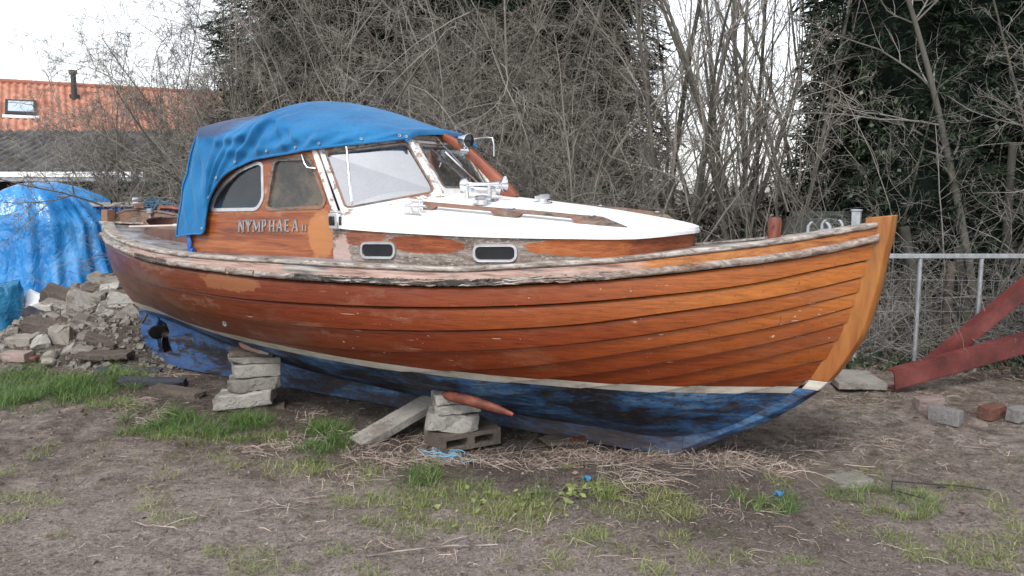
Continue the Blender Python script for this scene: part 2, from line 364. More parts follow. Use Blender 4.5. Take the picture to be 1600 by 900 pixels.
m_concrete('red_brick', (.17,.078,.06), .3); m_concrete('pink_brick', (.32,.245,.225), .25); m_concrete('grey_brick', (.25,.24,.24), .25)
m_soil()
m_bark('twig_bark', (.07,.064,.056), (.31,.288,.258), .2); m_bark('pale_twig', (.10,.093,.085), (.30,.285,.265), .12); m_bark('trunk_bark', (.038,.036,.031), (.135,.127,.113), .4); m_bark('dark_bark', (.045,.038,.032), (.10,.09,.075))
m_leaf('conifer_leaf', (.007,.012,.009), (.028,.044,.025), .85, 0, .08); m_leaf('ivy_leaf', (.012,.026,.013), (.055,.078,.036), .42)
m_leaf('grass_leaf', (.058,.122,.024), (.27,.27,.108), .5); m_leaf('straw', (.14,.105,.085), (.46,.375,.32), .6); m_leaf('dead_leaf', (.06,.035,.022), (.19,.13,.095), .7)
simple('coaming_brown', (.105,.047,.034), .4, 0, .35, 9, .002, 30); simple('bare_lap', (.13,.105,.09), .8, 0, .5, 9); simple('lap_shade', (.022,.012,.009), .7, 0, .4, 12); simple('white_paint', (.82,.83,.84), .38, 0, .03, 3); simple('chrome', (.72,.73,.75), .22, 1.0, .15, 20); simple('galvanised', (.30,.32,.345), .55, .6, .25, 25, .001, 60)
simple('grey_metal', (.50,.51,.53), .4, .8, .2, 18); simple('black_rubber', (.02,.02,.022), .5); simple('dark_lens', (.015,.016,.02), .12); simple('rope_blue', (.02,.13,.27), .6, 0, .35, 20)
simple('sheet_blue', (.012,.085,.33), .45, 0, .3, 4); simple('bag_blue', (.012,.13,.27), .25, 0, .4, 5, .05, 6); simple('dark_interior', (.035,.028,.024), .8); simple('white_cloth', (.75,.77,.80), .6, 0, .05, 3, .01, 8)
simple('bronze', (.055,.050,.045), .45, .6, .3, 14); simple('pale_wood', (.50,.42,.36), .6, 0, .15, 10); simple('deck_paint', (.20,.20,.225), .32, 0, .5, 3.5, .004, 14)
def m_deck():
    k = NM('worn_deck', .34, .5)
    f = k.noise(3.2, 7, .7, k.map((1, 1.6, 1))); g = k.noise(14, 5, .7)
    c = k.ramp(f, [(.36, (.06,.032,.024)), (.45, (.10,.075,.068)), (.51, (.17,.17,.19)), (.64, (.28,.31,.36))])
    c = k.mix(k.rng(k.noise(6, 6, .7, k.map((1, 1, 1), (5, 2, 0))), .63, .69), c, (.42,.55,.66))
    k.color(c); k.bump(g, .004); k.rough(k.ramp(f, [(.3, .5), (.7, .2)])); M['deck'] = k.m
m_deck()
def m_steel_red():
    k = NM('red_oxide_steel', .55, .4)
    f = k.noise(3, 7, .7, k.map((1, 1, 1))); c = k.ramp(f, [(.36, (.07,.017,.015)), (.52, (.120,.028,.025)), (.66, (.165,.047,.043))])
    c = k.mix(k.math('MULTIPLY', k.rng(k.noise(4.5, 7, .72, k.map((1, 1, 1), (3, 8, 1))), .62, .72), .6), c, (.24,.20,.23))
    c = k.mix(k.rng(k.noise(30, 4, .6), .68, .74), c, (.06,.03,.025))
    k.color(c); k.bump(f, .002); M['steel_red'] = k.m
m_steel_red()
def m_orange():
    k = NM('orange_red_primer', .55, .35)
    f = k.noise(12, 6, .7); c = k.ramp(f, [(.38, (.07,.022,.014)), (.52, (.135,.036,.021)), (.64, (.20,.062,.038))])
    c = k.mix(k.rng(k.noise(28, 4, .7), .62, .7), c, (.10,.03,.02)); k.color(c); k.bump(f, .006); M['orange'] = k.m
m_orange()
def m_mahog():
    k = NM('varnished_prop', .38, .5)
    f = k.noise(3, 6, .65, k.map((1.2, 8, 1.2))); c = k.ramp(f, [(.36, (.11,.027,.014)), (.52, (.19,.05,.024)), (.66, (.25,.08,.04))]); k.color(c); M['mahogany'] = k.m
m_mahog()
def m_tile():
    k = NM('orange_clay_tiles', .75, .25)
    f = k.noise(1.2, 6, .65); v = k.attr(); 
    c = k.ramp(v, [(0, (.30,.115,.075)), (.5, (.38,.165,.11)), (1, (.46,.22,.155))])
    c = k.mix(k.math('MULTIPLY', k.rng(f, .45, .7), .5), c, (.30,.17,.12)); k.color(c); M['tile'] = k.m
    k = NM('mossy_fibre_cement', .85, .2); f = k.noise(1.6, 7, .7); h = k.noise(6, 6, .7)
    c = k.ramp(f, [(.36, (.045,.043,.045)), (.5, (.095,.09,.093)), (.66, (.15,.145,.15))])
    c = k.mix(k.math('MULTIPLY', k.rng(h, .5, .65), .6), c, (.13,.13,.06)); k.color(c); M['fibre'] = k.m
m_tile()
# ------------------------------------------------------------------ the boat (local x forward, -y starboard, z up)
BA = Vector((-3.647, 7.787, 0.0)); BD = Vector((.8517, -.5240, 0)).normalized()
boat = empty('motor_boat', BA, math.atan2(BD.y, BD.x))
tag(boat, 'old varnished clinker wooden cabin boat with blue canvas hood, propped on blocks', 'boat')
bs = spl([-.52,-.25,0,.3,1,1.65,2.5,3.2,4,4.7,5.4,5.8,6.1,6.4,6.62],[0.03,.17,.32,.49,.80,.99,1.10,1.115,1.06,.945,.745,.575,.41,.205,.045])
ws = spl([-.52,0,.5,1.2,2,2.5,3.2,4,4.5,5,5.4,5.8,6.12,6.4,6.62],[1.345,1.315,1.285,1.238,1.203,1.197,1.203,1.2,1.203,1.245,1.279,1.333,1.377,1.43,1.475])
wr = spl([-.52,-.42,-.25,-.05,.15,.6,1.2,2,3,4,5,5.5,5.8,6.05,6.25,6.4,6.5,6.57,6.62],[1.32,1.0,.76,.58,.5,.44,.34,.23,.16,.13,.13,.15,.25,.4,.55,.75,.98,1.25,1.45])
qf = spl([-.5,0,.6,1.2,1.8,2.4,3,3.6,4.2,5.2,5.8,6.2,6.6],[1.6,1.7,1.9,2.05,2.15,2.35,2.6,2.9,3.0,2.6,2.2,1.7,1.2])
def Bf(u, w):
    u = np.asarray(u, float); w = np.asarray(w, float)
    a = wr(u); t = np.clip((w - a) / np.maximum(ws(u) - a, .02), 0, 1.1)
    return .045 + np.maximum(bs(u) - .045, 0) * (1 - np.maximum(1 - t, 0) ** qf(u)) + .06 * np.clip(t - 1, 0, 1)
def L(u, v, w): return (float(u), -float(v), float(w))
SEAM = [
 ([-.52,.57,1.03,1.46,1.91,2.5,2.85,3.4,3.7,4.38,4.7,5,5.26,5.65,5.9,6.12,6.3,6.62],[1.215,1.19,1.17,1.141,1.122,1.11,1.10,1.098,1.102,1.111,1.126,1.151,1.173,1.217,1.253,1.284,1.315,1.392]),
 ([-.45,.3,.71,1.28,1.65,2.4,2.8,3.26,3.56,4.08,4.69,5.26,5.65,5.89,6.12,6.29,6.6],[1.0,.995,.99,.974,.964,.947,.943,.95,.957,.974,1.007,1.059,1.108,1.142,1.187,1.228,1.298]),
 ([-.35,.23,.87,1.4,2,2.5,3,3.5,4.05,4.67,5.25,5.64,5.89,6.12,6.3,6.58],[.835,.80,.787,.786,.785,.785,.79,.803,.828,.872,.938,1.007,1.05,1.092,1.133,1.207]),
 ([-.2,.6,1.5,2.07,2.5,2.9,3.4,4,4.64,5.24,5.64,5.88,6.12,6.3,6.57],[.66,.62,.60,.607,.614,.627,.651,.682,.746,.828,.904,.955,1.008,1.053,1.125]),
 ([.0,1,2,3,4,4.48,4.92,5.22,5.63,5.88,6.12,6.3,6.54],[.55,.46,.45,.475,.535,.601,.667,.727,.817,.871,.925,.969,1.045]),
 ([.6,1.5,2.5,3.5,4.2,4.88,5.2,5.41,5.62,5.87,6.11,6.29,6.51],[.45,.35,.325,.37,.44,.566,.627,.673,.722,.778,.835,.883,.95]),
 ([1,1.8,2.5,3.5,4.2,5,5.5,5.69,5.86,6.1,6.29,6.48],[.37,.28,.25,.285,.345,.50,.603,.646,.692,.749,.798,.85]),
 ([1.6,2.5,3.5,4.2,5,5.4,5.8,6.01,6.28,6.42],[.28,.2,.215,.262,.395,.487,.591,.64,.70,.735]),
 ([2,3,3.5,4.2,5,5.3,5.7,6.04,6.25,6.36],[.225,.17,.178,.2,.29,.36,.455,.541,.585,.605]),
 ([2.5,3.4,4.2,5,5.5,5.8,6.1,6.3],[.185,.15,.158,.21,.29,.37,.455,.50]),
]
seamf = [spl(a, b) for a, b in SEAM]
uu = np.linspace(-.515, 6.615, 1400)
def ends(f):
    ok = f(uu) >= wr(uu) - 1e-4; i = np.where(ok)[0]
    mid = len(uu) // 2
    # widest run containing the middle
    a = mid
    while a > 0 and ok[a-1]: a -= 1
    b = mid
    while b < len(uu)-1 and ok[b+1]: b += 1
    return uu[a], uu[b]
edge = []
lines = [ws] + seamf
for f in lines: edge.append((f, *ends(f)))
edge.append((lambda u: wr(u) + .004, .9, 6.2))
NS = 90
def nrm(u, w):
    e = .01
    gu = (Bf(u+e, w) - Bf(u-e, w)) / (2*e); gw = (Bf(u, w+e) - Bf(u, w-e)) / (2*e)
    n = np.stack([-gu, np.ones_like(gu), -gw], -1); return n / np.linalg.norm(n, axis=-1, keepdims=True)
def strake(k, side):
    """strake between edge k (upper) and k+1 (lower); returns rows of points"""
    fu, ua, ub = edge[k]; fl, la, lb = edge[k+1]
    s = np.linspace(0, 1, NS)
    U0 = la + (lb - la) * s; U1 = ua + (ub - ua) * s; W0 = fl(U0); W1 = fu(U1)
    rows = []
    taper = np.minimum(1, np.minimum(s, 1 - s) * 14)  # laps fade into the stem
    for t, off in ((-.004, -.018), (0, .025), (.10, .0240), (.3, .0185), (.55, .0135), (.78, .008), (.845, .004), (.885, -.006), (.95, -.017), (1.08, -.020)):
        tt = min(max(t, 0), 1.06); U = U0 + (U1 - U0) * tt; W = W0 + (W1 - W0) * tt
        V = Bf(U, W); n = nrm(U, W); o = (off * (.35 + .65 * taper))[:, None]
        Pn = np.stack([U, V, W], -1) + n * o
        Pn[:, 1] = np.maximum(Pn[:, 1], .03)
        rows.append([(p[0], -p[1] * side, p[2]) for p in Pn])
    return rows
hv, hf, ht, hk, hs_ = [], [], [], [], []
for side in (1, -1):
    for k in range(len(edge) - 1):
        rows = strake(k, side); b = len(hv); n = len(rows); m = NS
        tv = rnd.random()
        for r in rows: hv.extend(r); ht.extend([tv] * m)
        for i in range(n-1):
            for j in range(m-1):
                f = (b+i*m+j, b+i*m+j+1, b+(i+1)*m+j+1, b+(i+1)*m+j)
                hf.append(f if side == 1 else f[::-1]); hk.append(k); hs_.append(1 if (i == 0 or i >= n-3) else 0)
me = bpy.data.meshes.new('hull'); me.from_pydata(hv, [], hf)
a = me.attributes.new('tint', 'FLOAT', 'POINT'); a.data.foreach_set('value', ht)
a = me.attributes.new('strake', 'INT', 'FACE'); a.data.foreach_set('value', hk)
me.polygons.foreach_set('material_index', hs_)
bm = bmesh.new(); bm.from_mesh(me)
# waterline: two level cuts with slight trim
PL = [((0, 0, .592), (.0075, 0, 1)), ((0, 0, .530), (.0045, 0, 1))]
for co, no in PL:
    bmesh.ops.bisect_plane(bm, geom=bm.verts[:] + bm.edges[:] + bm.faces[:], plane_co=co, plane_no=no, dist=1e-5)
lay = bm.faces.layers.int['strake']
def zone(f):
    c = f.calc_center_median()
    d = [(c - Vector(co)).dot(Vector(no)) for co, no in PL]
    if d[1] < 0: return 2
    if d[0] < 0: return 1
    return 3 if f[lay] == 0 else 0
zones = {f: zone(f) for f in bm.faces}
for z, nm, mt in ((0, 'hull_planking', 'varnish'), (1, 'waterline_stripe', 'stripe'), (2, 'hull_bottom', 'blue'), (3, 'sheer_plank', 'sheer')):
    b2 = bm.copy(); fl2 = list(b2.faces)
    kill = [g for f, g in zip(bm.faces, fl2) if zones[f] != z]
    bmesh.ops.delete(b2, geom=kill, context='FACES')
    mm = bpy.data.meshes.new(nm); b2.to_mesh(mm); b2.free(); mm.materials.append(M[mt]); mm.materials.append(M['stripe' if z == 1 else 'bare_lap' if z == 2 else 'lap_shade']); shade(mm, 38)  # topside lap faces darkened: the shadow under each plank edge, put in colour
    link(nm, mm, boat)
bm.free()

# stem, keel, stern post
st_w = [.02,.105,.224,.331,.466,.562,.71,.85,.985,1.172,1.328,1.40,1.50,1.53]
st_u = [5.543,5.696,5.908,6.092,6.266,6.373,6.477,6.553,6.595,6.633,6.656,6.671,6.68,6.683]
stu = spl(st_w, st_u)
def profile_slab(outer, inner, th, name, mt, front=None):
    """closed profile in (u,w) of thickness 2*th across the centreline, leading edge narrowed"""
    b = MB(); n = len(outer)
    P = []
    for (o, i) in zip(outer, inner):
        f = front if front else th
        P.append([L(i[0], th, i[1]), L(o[0]-(o[0]-i[0])*.15, th*1.0, o[1]-(o[1]-i[1])*.15), L(o[0], f, o[1]), L(o[0], -f, o[1]), L(o[0]-(o[0]-i[0])*.15, -th, o[1]-(o[1]-i[1])*.15), L(i[0], -th, i[1])])
    b.grid(P, wrap=True); m = 6
    b.f.append(tuple(range(m))); b.f.append(tuple((n-1)*m + j for j in reversed(range(m))))
    return b.build(name, mt, boat, 35, .004)
def stem_piece(w0, w1, n, name, mt):
  wsamp = np.linspace(w0, w1, n)
  outer = [(float(stu(w)) + .012, w) for w in wsamp]
  inner = []
  for i, w in enumerate(wsamp):
    dw = .02; t = Vector((float(stu(w+dw) - stu(w-dw)), 2*dw)).normalized(); wd = .135
    inner.append((float(stu(w)) - t.y * wd, w + t.x * wd * .6 * min(1, max(0, (w - .66)/.15))))
  if w1 > 1: inner[-1] = (6.545, 1.512)
  profile_slab(outer, inner, .058, name, mt, .022)
stem_piece(.592, 1.53, 26, 'stem_post', M['stem']); stem_piece(.535, .5915, 4, 'stem_stripe', M['stripe'])
wsamp = np.linspace(.02, .5345, 12)
outer = [(float(stu(w)) + .012, w) for w in wsamp]
inner = []
for w in wsamp:
    dw = .02; t = Vector((float(stu(w+dw) - stu(max(w-dw, .02))), dw + min(dw, w - .0))).normalized()
    inner.append((float(stu(w)) - t.y * .16 - .05, w + (t.x * .16 + .03)*min(1, max(0, (.5345-w)/.15))))
profile_slab(outer, inner, .054, 'forefoot', M['blue'], .022)
b = MB(); P = []
for u in np.linspace(.0, 5.56, 40):
    zb = .0 if u < 5.3 else .02 * (u - 5.3) / .26
    P.append([L(u, .055, zb), L(u, .062, .10), L(u, .058, max(float(wr(u)) if u > 1.0 else .10, .10) + .02), L(u, -.058, max(float(wr(u)) if u > 1.0 else .10, .10) + .02), L(u, -.062, .10), L(u, -.055, zb)])
b.grid(P, wrap=True); b.f.append(tuple(range(6))); b.f.append(tuple(39*6 + j for j in reversed(range(6))))
b.build('keel', M['blue'], boat, 30)
# deadwood ahead of the propeller aperture, rudder behind it
b = MB()
dw = [(.60,.10),(1.25,.10),(1.25,.36),(.95,.41),(.62,.46),(.36,.50),(.36,.44),(.46,.41),(.50,.34),(.47,.26),(.52,.17)]
b.prism([dw], lambda x, y, t: L(x, t, y), .056, -.056); b.build('deadwood', M['blue'], boat, 30, .01)
b = MB()
rd = [(-.01,.52),(.30,.50),(.305,.43),(.27,.37),(.25,.27),(.27,.16),(.30,.09),(.08,.03),(.05,.10),(.02,.30),(.0,.45)]
b.prism([rd], lambda x, y, t: L(x, t, y), .030, -.030); rud = b.build('rudder', M['blue'], boat, 30, .01)
b = MB(); b.box(L(.10, .036, .43), (.13, .012, .018), (0, R(-48), 0)); b.build('rudder_strap', M['rotten_wood'], rud)
b = MB(); b.lathe(L(.30, 0, .285), [(0,0),(.032,.005),(.036,.06),(.03,.12),(.022,.2)], (1, 0, 0), 14)
for a0 in (25, 145, 265):
    P = []
    for i in range(9):
        r = .02 + .155 * i / 8; wdt = .075 * math.sin(math.pi * min(.97, .22 + .72 * i / 8)) ** .7
        row = []
        for j in range(7):
            s_ = (j/6 - .5) * 2; an = R(a0) + s_ * wdt / max(r, .05)
            pitch = s_ * wdt * .55
            row.append(L(.35 + pitch, r * math.cos(an), .285 + r * math.sin(an)))
        P.append(row)
    b.grid(P)
pr = b.build('propeller', M['bronze'], boat, 50); s_ = pr.modifiers.new('Solid', 'SOLIDIFY'); s_.thickness = .01
# stern post
b = MB(); P = []
for w in np.linspace(.50, 1.475, 16):
    ui = float(np.interp(w, [.5,.58,.76,1.0,1.32,1.5], [.06,-.07,-.27,-.43,-.52,-.50]))
    th = .042
    P.append([L(ui-.03, .02, w), L(ui, th, w), L(ui+.10, th, w), L(ui+.10, -th, w), L(ui, -th, w), L(ui-.03, -.02, w)])
b.grid(P, wrap=True); b.f.append(tuple(range(6))); b.f.append(tuple(15*6 + j for j in reversed(range(6))))
b.build('stern_post', M['brown_rail'], boat, 35, .004)

# rails along the sheer
def rail(name, mt, u0, u1, wf, prof, n=60, parent=boat, rough=0.0, side=1, seed=0):
    """prof: closed list of (out, up) offsets from the hull surface at (u, wf(u))"""
    b = MB(); P = []; rr = random.Random(seed)
    for u in np.linspace(u0, u1, n):
        w = float(wf(u)); v = float(Bf(u, min(w, float(ws(u))))); v = max(v, .04)
        e = .01; g = float(Bf(u+e, w) - Bf(u-e, w)) / (2*e); g = max(-1.6, min(1.6, g)); nx, ny = -g / math.hypot(1, g), 1 / math.hypot(1, g)
        P.append([L(u + nx*o + rr.uniform(-1, 1)*rough*.2, (v + ny*o + rr.uniform(-1, 1)*rough) * side, w + h + rr.uniform(-1, 1)*rough) for o, h in prof])
    b.grid(P, wrap=True); m = len(prof); b.f.append(tuple(range(m))); b.f.append(tuple((n-1)*m + j for j in reversed(range(m))))
    return b.build(name, mt, parent, 40)
CAP = [(-.085, .004), (-.085, .016), (-.02, .020), (.010, .018), (.017, .010), (.017, -.002), (.010, -.010), (-.01, -.010)]
RUB = [(.006, -.004), (.026, -.002), (.036, .008), (.038, .022), (.030, .036), (.010, .040), (-.006, .036), (-.006, -.002)]
for side in (1, -1):
    rail('gunwale_cap', M['capping_wood'], -.52, 6.60, ws, CAP, 90, side=side)
for a0, a1, sd in ((-.50, 1.42, 1), (1.98, 2.70, 2), (2.73, 2.98, 3), (3.0, 3.36, 4), (5.36, 6.62, 5)):
    rail('rubbing_strake', M['silvered_wood'], a0, a1, seamf[0], RUB, int(14 + (a1-a0)*14), rough=.0016, seed=sd)
rail('rubbing_strake', M['silvered_wood'], -.50, 6.62, seamf[0], RUB, 90, side=-1)
SPL = [(.001, .000), (.010, -.001), (.014, .010), (.009, .022), (.011, .032), (.002, .036)]
rail('rotten_strake', M['rotten_wood'], 1.40, 2.0, seamf[0], [(o*1.4 + .018, h) for o, h in SPL], 60, rough=.004, seed=11)
rail('rotten_strake', M['rotten_wood'], 3.34, 5.40, seamf[0], [(o*1.2 + .018, h) for o, h in SPL], 170, rough=.0045, seed=12)
rr = random.Random(5); b = MB()
for i in range(60):
    u = rr.uniform(3.4, 5.38); u = u if rr.random() < .45 else rr.uniform(4.75, 5.36); w = float(seamf[0](u)) + rr.uniform(.0, .036); v = float(Bf(u, w)) + .030
    l_ = rr.uniform(.05, .22); P = [L(u + l_*t, float(Bf(u + l_*t, w)) + .030 + rr.uniform(0, .010), float(seamf[0](u+l_*t)) + w - float(seamf[0](u)) + rr.uniform(-.004, .004)) for t in (0, .33, .66, 1)]
    b.tube(P, [.002, .006, .005, .001], 5, flat=(1, .8))
b.build('splintered_wood', M['silvered_wood'], boat, 60)
# hole in the sheer plank under the gunwale and rust stained fastening
b = MB()
pts = [(.055*math.cos(q)*(1 + .2*math.sin(3*q)), .013*math.sin(q)) for q in [2*math.pi*i/16 for i in range(16)]]
b.prism([pts], lambda x, y, t: L(4.52 + x, float(Bf(4.52 + x, 1.13)) + .0385 + t, 1.136 + y), 0, .003); b.build('rot_hole', M['dark_interior'], boat)
for side in (1, -1):
    b = MB(); c = Vector(L(2.38, (float(Bf(2.38, .70)) + .012) * side, .70)); b.lathe(c, [(.006, .0), (.006, .012), (.022, .014), (.024, .0)], (0, -side, -.25), 16); b.build('drain_fitting', M['grey_metal'], boat, 40)

# deck: aft deck, side decks, foredeck as one crowned sheet around the house
vcs = spl([1.9,2.5,3.2,4,4.6,5.0,5.25,5.42,5.52,5.57],[.80,.83,.85,.84,.78,.68,.55,.38,.2,.02])
b = MB(); P = []
for u in np.linspace(-.48, 6.52, 80):
    vb = max(float(bs(u)) - .03, .012); w = float(ws(u)) - .012
    P.append([L(u, vb*s_, w + .05*vb*(1 - s_*s_)) for s_ in np.linspace(1, -1, 17)])
b.grid(P); b.build('deck', M['deck'], boat, 60)
# raised bulwark rail round the far quarter of the stern
b = MB(); P = []
for u, v, w1 in ((-.50, -.035, 1.395), (-.45, -.10, 1.435), (-.37, -.17, 1.478), (-.28, -.215, 1.485), (-.16, -.265, 1.468), (-.05, -.31, 1.465), (.15, -.42, 1.42), (.40, -.54, 1.36)):
    w = float(ws(u)) - .03
    P.append([L(u, v+.03, w), L(u, v+.03, w1-.02), L(u, v+.042, w1-.016), L(u, v+.042, w1), L(u, v-.025, w1), L(u, v-.025, w)])
b.grid(P, wrap=True); b.f.append(tuple(range(6))); b.f.append(tuple(7*6 + j for j in reversed(range(6))))
b.build('stern_rail', M['brown_rail'], boat, 35, .004)
# cockpit coaming: bent board open at the top
b = MB(); P = []
cq = [(1.95,.60,1.36),(1.3,.52,1.345),(.8,.38,1.345),(.48,.22,1.37),(.25,.05,1.385),(.12,-.15,1.395),(.2,-.34,1.40),(.52,-.45,1.40),(.9,-.5,1.40),(1.4,-.56,1.40),(1.95,-.60,1.40)]
cf = [spl(range(len(cq)), [c[j] for c in cq]) for j in range(3)]
for t in np.linspace(0, len(cq)-1, 60):
    u, v, w1 = (float(f(t)) for f in cf); e = .02; du, dv = (float(cf[j](t+e) - cf[j](t-e)) for j in (0, 1)); l_ = math.hypot(du, dv) + 1e-6; nu, nv = dv/l_*.02, -du/l_*.02
    w0 = float(ws(min(max(u, -.3), 2))) - .03
    P.append([L(u, v, w0), L(u, v, w1), L(u+nu, v+nv, w1), L(u+nu, v+nv, w0)])
b.grid(P, wrap=True); b.build('cockpit_coaming', M['coaming_brown'], boat, 40, .003)
b = MB(); b.tube([L(*[float(f(t)) for f in cf][:2], float(cf[2](t)) + .004) for t in np.linspace(0, len(cq)-1, 60)], .010, 6); b.build('coaming_rim', M['brown_rail'], boat, 60)

# coachroof sides: plan curve swept from deck to roof
zed = spl([3.4,4.1,4.8,5.3,5.57],[1.500,1.478,1.455,1.435,1.44]); zc = spl([3.4,4,4.4,4.8,5.2,5.57],[1.665,1.645,1.610,1.568,1.515,1.458])
zlb = spl([3.4,3.52,4.1,4.46,5.1,5.4,5.57],[1.418,1.412,1.394,1.387,1.384,1.384,1.402])
plan = [(3.42, .851)]
for u in (3.6,3.8,4,4.2,4.4,4.6,4.8,5.0,5.12,5.22,5.3,5.37,5.43,5.48,5.52,5.545,5.56): plan.append((u, float(vcs(u))))
plan.append((5.568, 0.0)); plan = plan + [(u, -v) for u, v in plan[-2::-1]]
b = MB(); P = []
for u, v in plan:
    P.append([L(u, v, float(ws(u)) - .02), L(u, v, .5*(float(ws(u)) + float(zlb(u)))), L(u, v, float(zlb(u)) + .02)])
b.grid(P); b.build('coachroof_side', M['trunk'], boat, 50)
# roof: lip, rounded edge, crown
b = MB(); P = []
half = [p for p in plan if p[1] >= 0]
for u, v in half:
    uo = u + (.020 if u > 5.3 else .0); vo = v + .018 if v > .05 else v
    lo = float(zlb(u)); ed = float(zed(u)); cr = float(zc(u)); row = []
    row.append(L(u, max(v - .03, 0), lo)); row.append(L(uo, vo, lo)); row.append(L(uo + .002, vo + .002, (lo + ed)/2)); row.append(L(uo, vo - .002, ed - .018))
    for s_ in (.985, .95, .88, .75, .6, .45, .3, .15, 0):
        row.append(L(u + (uo-u)*s_, vo*s_, ed + (cr - ed)*(1 - s_*s_) - .004))
    P.append(row + [(p[0], -p[1], p[2]) for p in row[-2::-1]])
b.grid(P); b.build('coachroof', M['white_paint'], boat, 32)

# wheelhouse sides with window openings
vw = lambda w: .85 - .09*(w - 1.2)
def rounded(pts, r=.03, n=4):
    out = []; K = len(pts)
    for i in range(K):
        p = Vector(pts[i]); a = Vector(pts[i-1]); c = Vector(pts[(i+1) % K])
        da = (a-p); dc = (c-p); ra = min(r, da.length*.45, dc.length*.45); p0 = p + da.normalized()*ra; p1 = p + dc.normalized()*ra
        for j in range(n+1):
            t = j/n; q = p0*(1-t)**2 + p*2*t*(1-t) + p1*t*t; out.append((q.x, q.y))
    return out
def grow(pts, d):
    c = Vector((sum(p[0] for p in pts)/len(pts), sum(p[1] for p in pts)/len(pts))); K = len(pts); out = []
    for i in range(K):
        t = (Vector(pts[(i+1) % K]) - Vector(pts[i-1])).normalized(); n = Vector((t.y, -t.x)); p = Vector(pts[i])
        if n.dot(p - c) < 0: n = -n
        out.append(tuple(p + n*d))
    return out
W1 = rounded([(2.17,1.522),(2.665,1.533),(2.722,1.60),(2.705,1.84),(2.655,1.85),(2.475,1.80),(2.32,1.71),(2.215,1.62)], .035)
W2 = rounded([(2.765,1.534),(3.30,1.553),(3.325,1.60),(3.165,1.872),(2.83,1.87)], .04)
OUT = [(1.955,1.17),(3.42,1.17),(3.40,1.52),(3.235,1.955),(2.9,1.955),(2.62,1.90),(2.38,1.81),(2.22,1.69),(2.14,1.50),(2.10,1.36),(1.96,1.33)]
for side in (1, -1):
    mp = lambda x, y, t: L(x, (vw(y) - t) * side, y)
    b = MB(); b.prism([OUT, W1, W2], mp, 0, .03); hs = b.build('wheelhouse_side', M['cabinwood'], boat, 30)
    for Wn, gm in ((W1, 'side_glass'), (W2, 'mid_glass')):
        b = MB(); b.prism([grow(Wn, .016), grow(Wn, -.008)], lambda x, y, t: L(x, (vw(y) - t) * side, y), -.006, .01); fr = b.build('window_frame', M['grey_metal'] if gm == 'side_glass' else M['brown_rail'], hs, 30)
        b = MB(); b.add([mp(x, y, .012) for x, y in Wn], [tuple(range(len(Wn)))]); b.build('window_pane', M[gm], hs)
    b = MB(); b.tube([L(x, (vw(y) + o) * side, y) for x, y, o in ((3.135,1.90,.0),(3.125,1.898,.03),(3.155,1.84,.034),(3.18,1.812,.03),(3.225,1.806,.0))], .007, 8); b.build('grab_handle', M['chrome'], boat, 60)
b = MB()
for v0, v1 in ((.845, .28), (-.28, -.845)):
    b.box(L(1.96, (v0+v1)/2, 1.36), (.03, abs(v0-v1), .36))
b.box(L(1.965, 0, 1.24), (.03, .6, .10)); b.build('wheelhouse_bulkhead', M['cabinwood'], boat)

# windscreen
Ba, Bq, Ta, Tq = (3.50,.835,1.515), (3.925,.335,1.625), (3.235,.765,1.93), (3.655,.335,2.005)
def quad(A_, B_, C_, D_):
    A_, B_, C_, D_ = map(lambda p: Vector(L(*p)), (A_, B_, C_, D_)); n = (B_-A_).cross(D_-A_).normalized()
    return lambda s_, t, d: A_*(1-s_)*(1-t) + B_*s_*(1-t) + C_*s_*t + D_*(1-s_)*t + n*d
ws_parts = empty('windscreen'); ws_parts.parent = boat
neg = lambda p: (p[0], -p[1], p[2])
for (a_, b_, c_, d_), hole, gm, flip in (
    ((Ba, Bq, Tq, Ta), [(.04,.05),(.935,.07),(.965,.2),(.95,.95),(.05,.93)], 'screen_glass', 1),
    ((Bq, neg(Bq), neg(Tq), Tq), [(.10,.13),(.88,.13),(.92,.20),(.92,.92),(.10,.92)], 'front_glass', 1),
    ((neg(Bq), neg(Ba), neg(Ta), neg(Tq)), [(.065,.07),(.96,.05),(.95,.93),(.05,.95),(.035,.2)], 'screen_glass', 1)):
    mp = quad(a_, b_, c_, d_); ho = rounded(hole, .06, 5)
    b = MB(); b.prism([[(-.01,-.05),(1.01,-.05),(1.01,1.03),(-.01,1.03)], ho], lambda x, y, d: mp(x, y, d), .012, -.022); fr = b.build('windscreen_frame', M['peel'], ws_parts, 30)
    b = MB(); b.prism([grow(ho, .012), grow(ho, -.012)], lambda x, y, d: mp(x, y, d), .013, .018); b.build('window_bead', M['brown_rail'], fr, 30)
    b = MB(); b.add([mp(x, y, 0) for x, y in ho], [tuple(range(len(ho)))]); b.build('window_pane', M[gm], fr)
for side in (1, -1):
    b = MB(); b.tube([L(3.455, .848*side, 1.50), L(3.20, .782*side, 1.945)], .027, 4, flat=(1, .6), up=(1, 0, 0)); b.build('windscreen_pillar', M['peel'], ws_parts, 20, .006)
    b = MB(); b.tube([L(3.94, .345*side, 1.615), L(3.66, .343*side, 2.012)], .024, 6, up=(1, 0, 0)); b.build('windscreen_pillar', M['peel'], ws_parts, 20, .004)
b = MB(); b.tube([L(3.22,.79,1.955), L(3.665,.355,2.028), L(3.665,-.355,2.028), L(3.22,-.79,1.955)], .032, 4, up=(0, 0, 1), flat=(.8, 1)); b.build('header_rail', M['brown_rail'], ws_parts, 20, .004)
b = MB(); b.tube([L(3.52,.85,1.50), L(3.945,.345,1.612), L(3.945,-.345,1.612), L(3.52,-.85,1.50)], .026, 4, up=(0, 0, 1), flat=(1.1, 1)); b.build('screen_sill', M['peel'], ws_parts, 20, .004)
def wiper(p0, p1, q0, q1):
    b = MB(); b.tube([p0, p1], .006, 6); b.tube([q0, q1], .008, 4); return b.build('wiper', M['chrome'], ws_parts, 60)
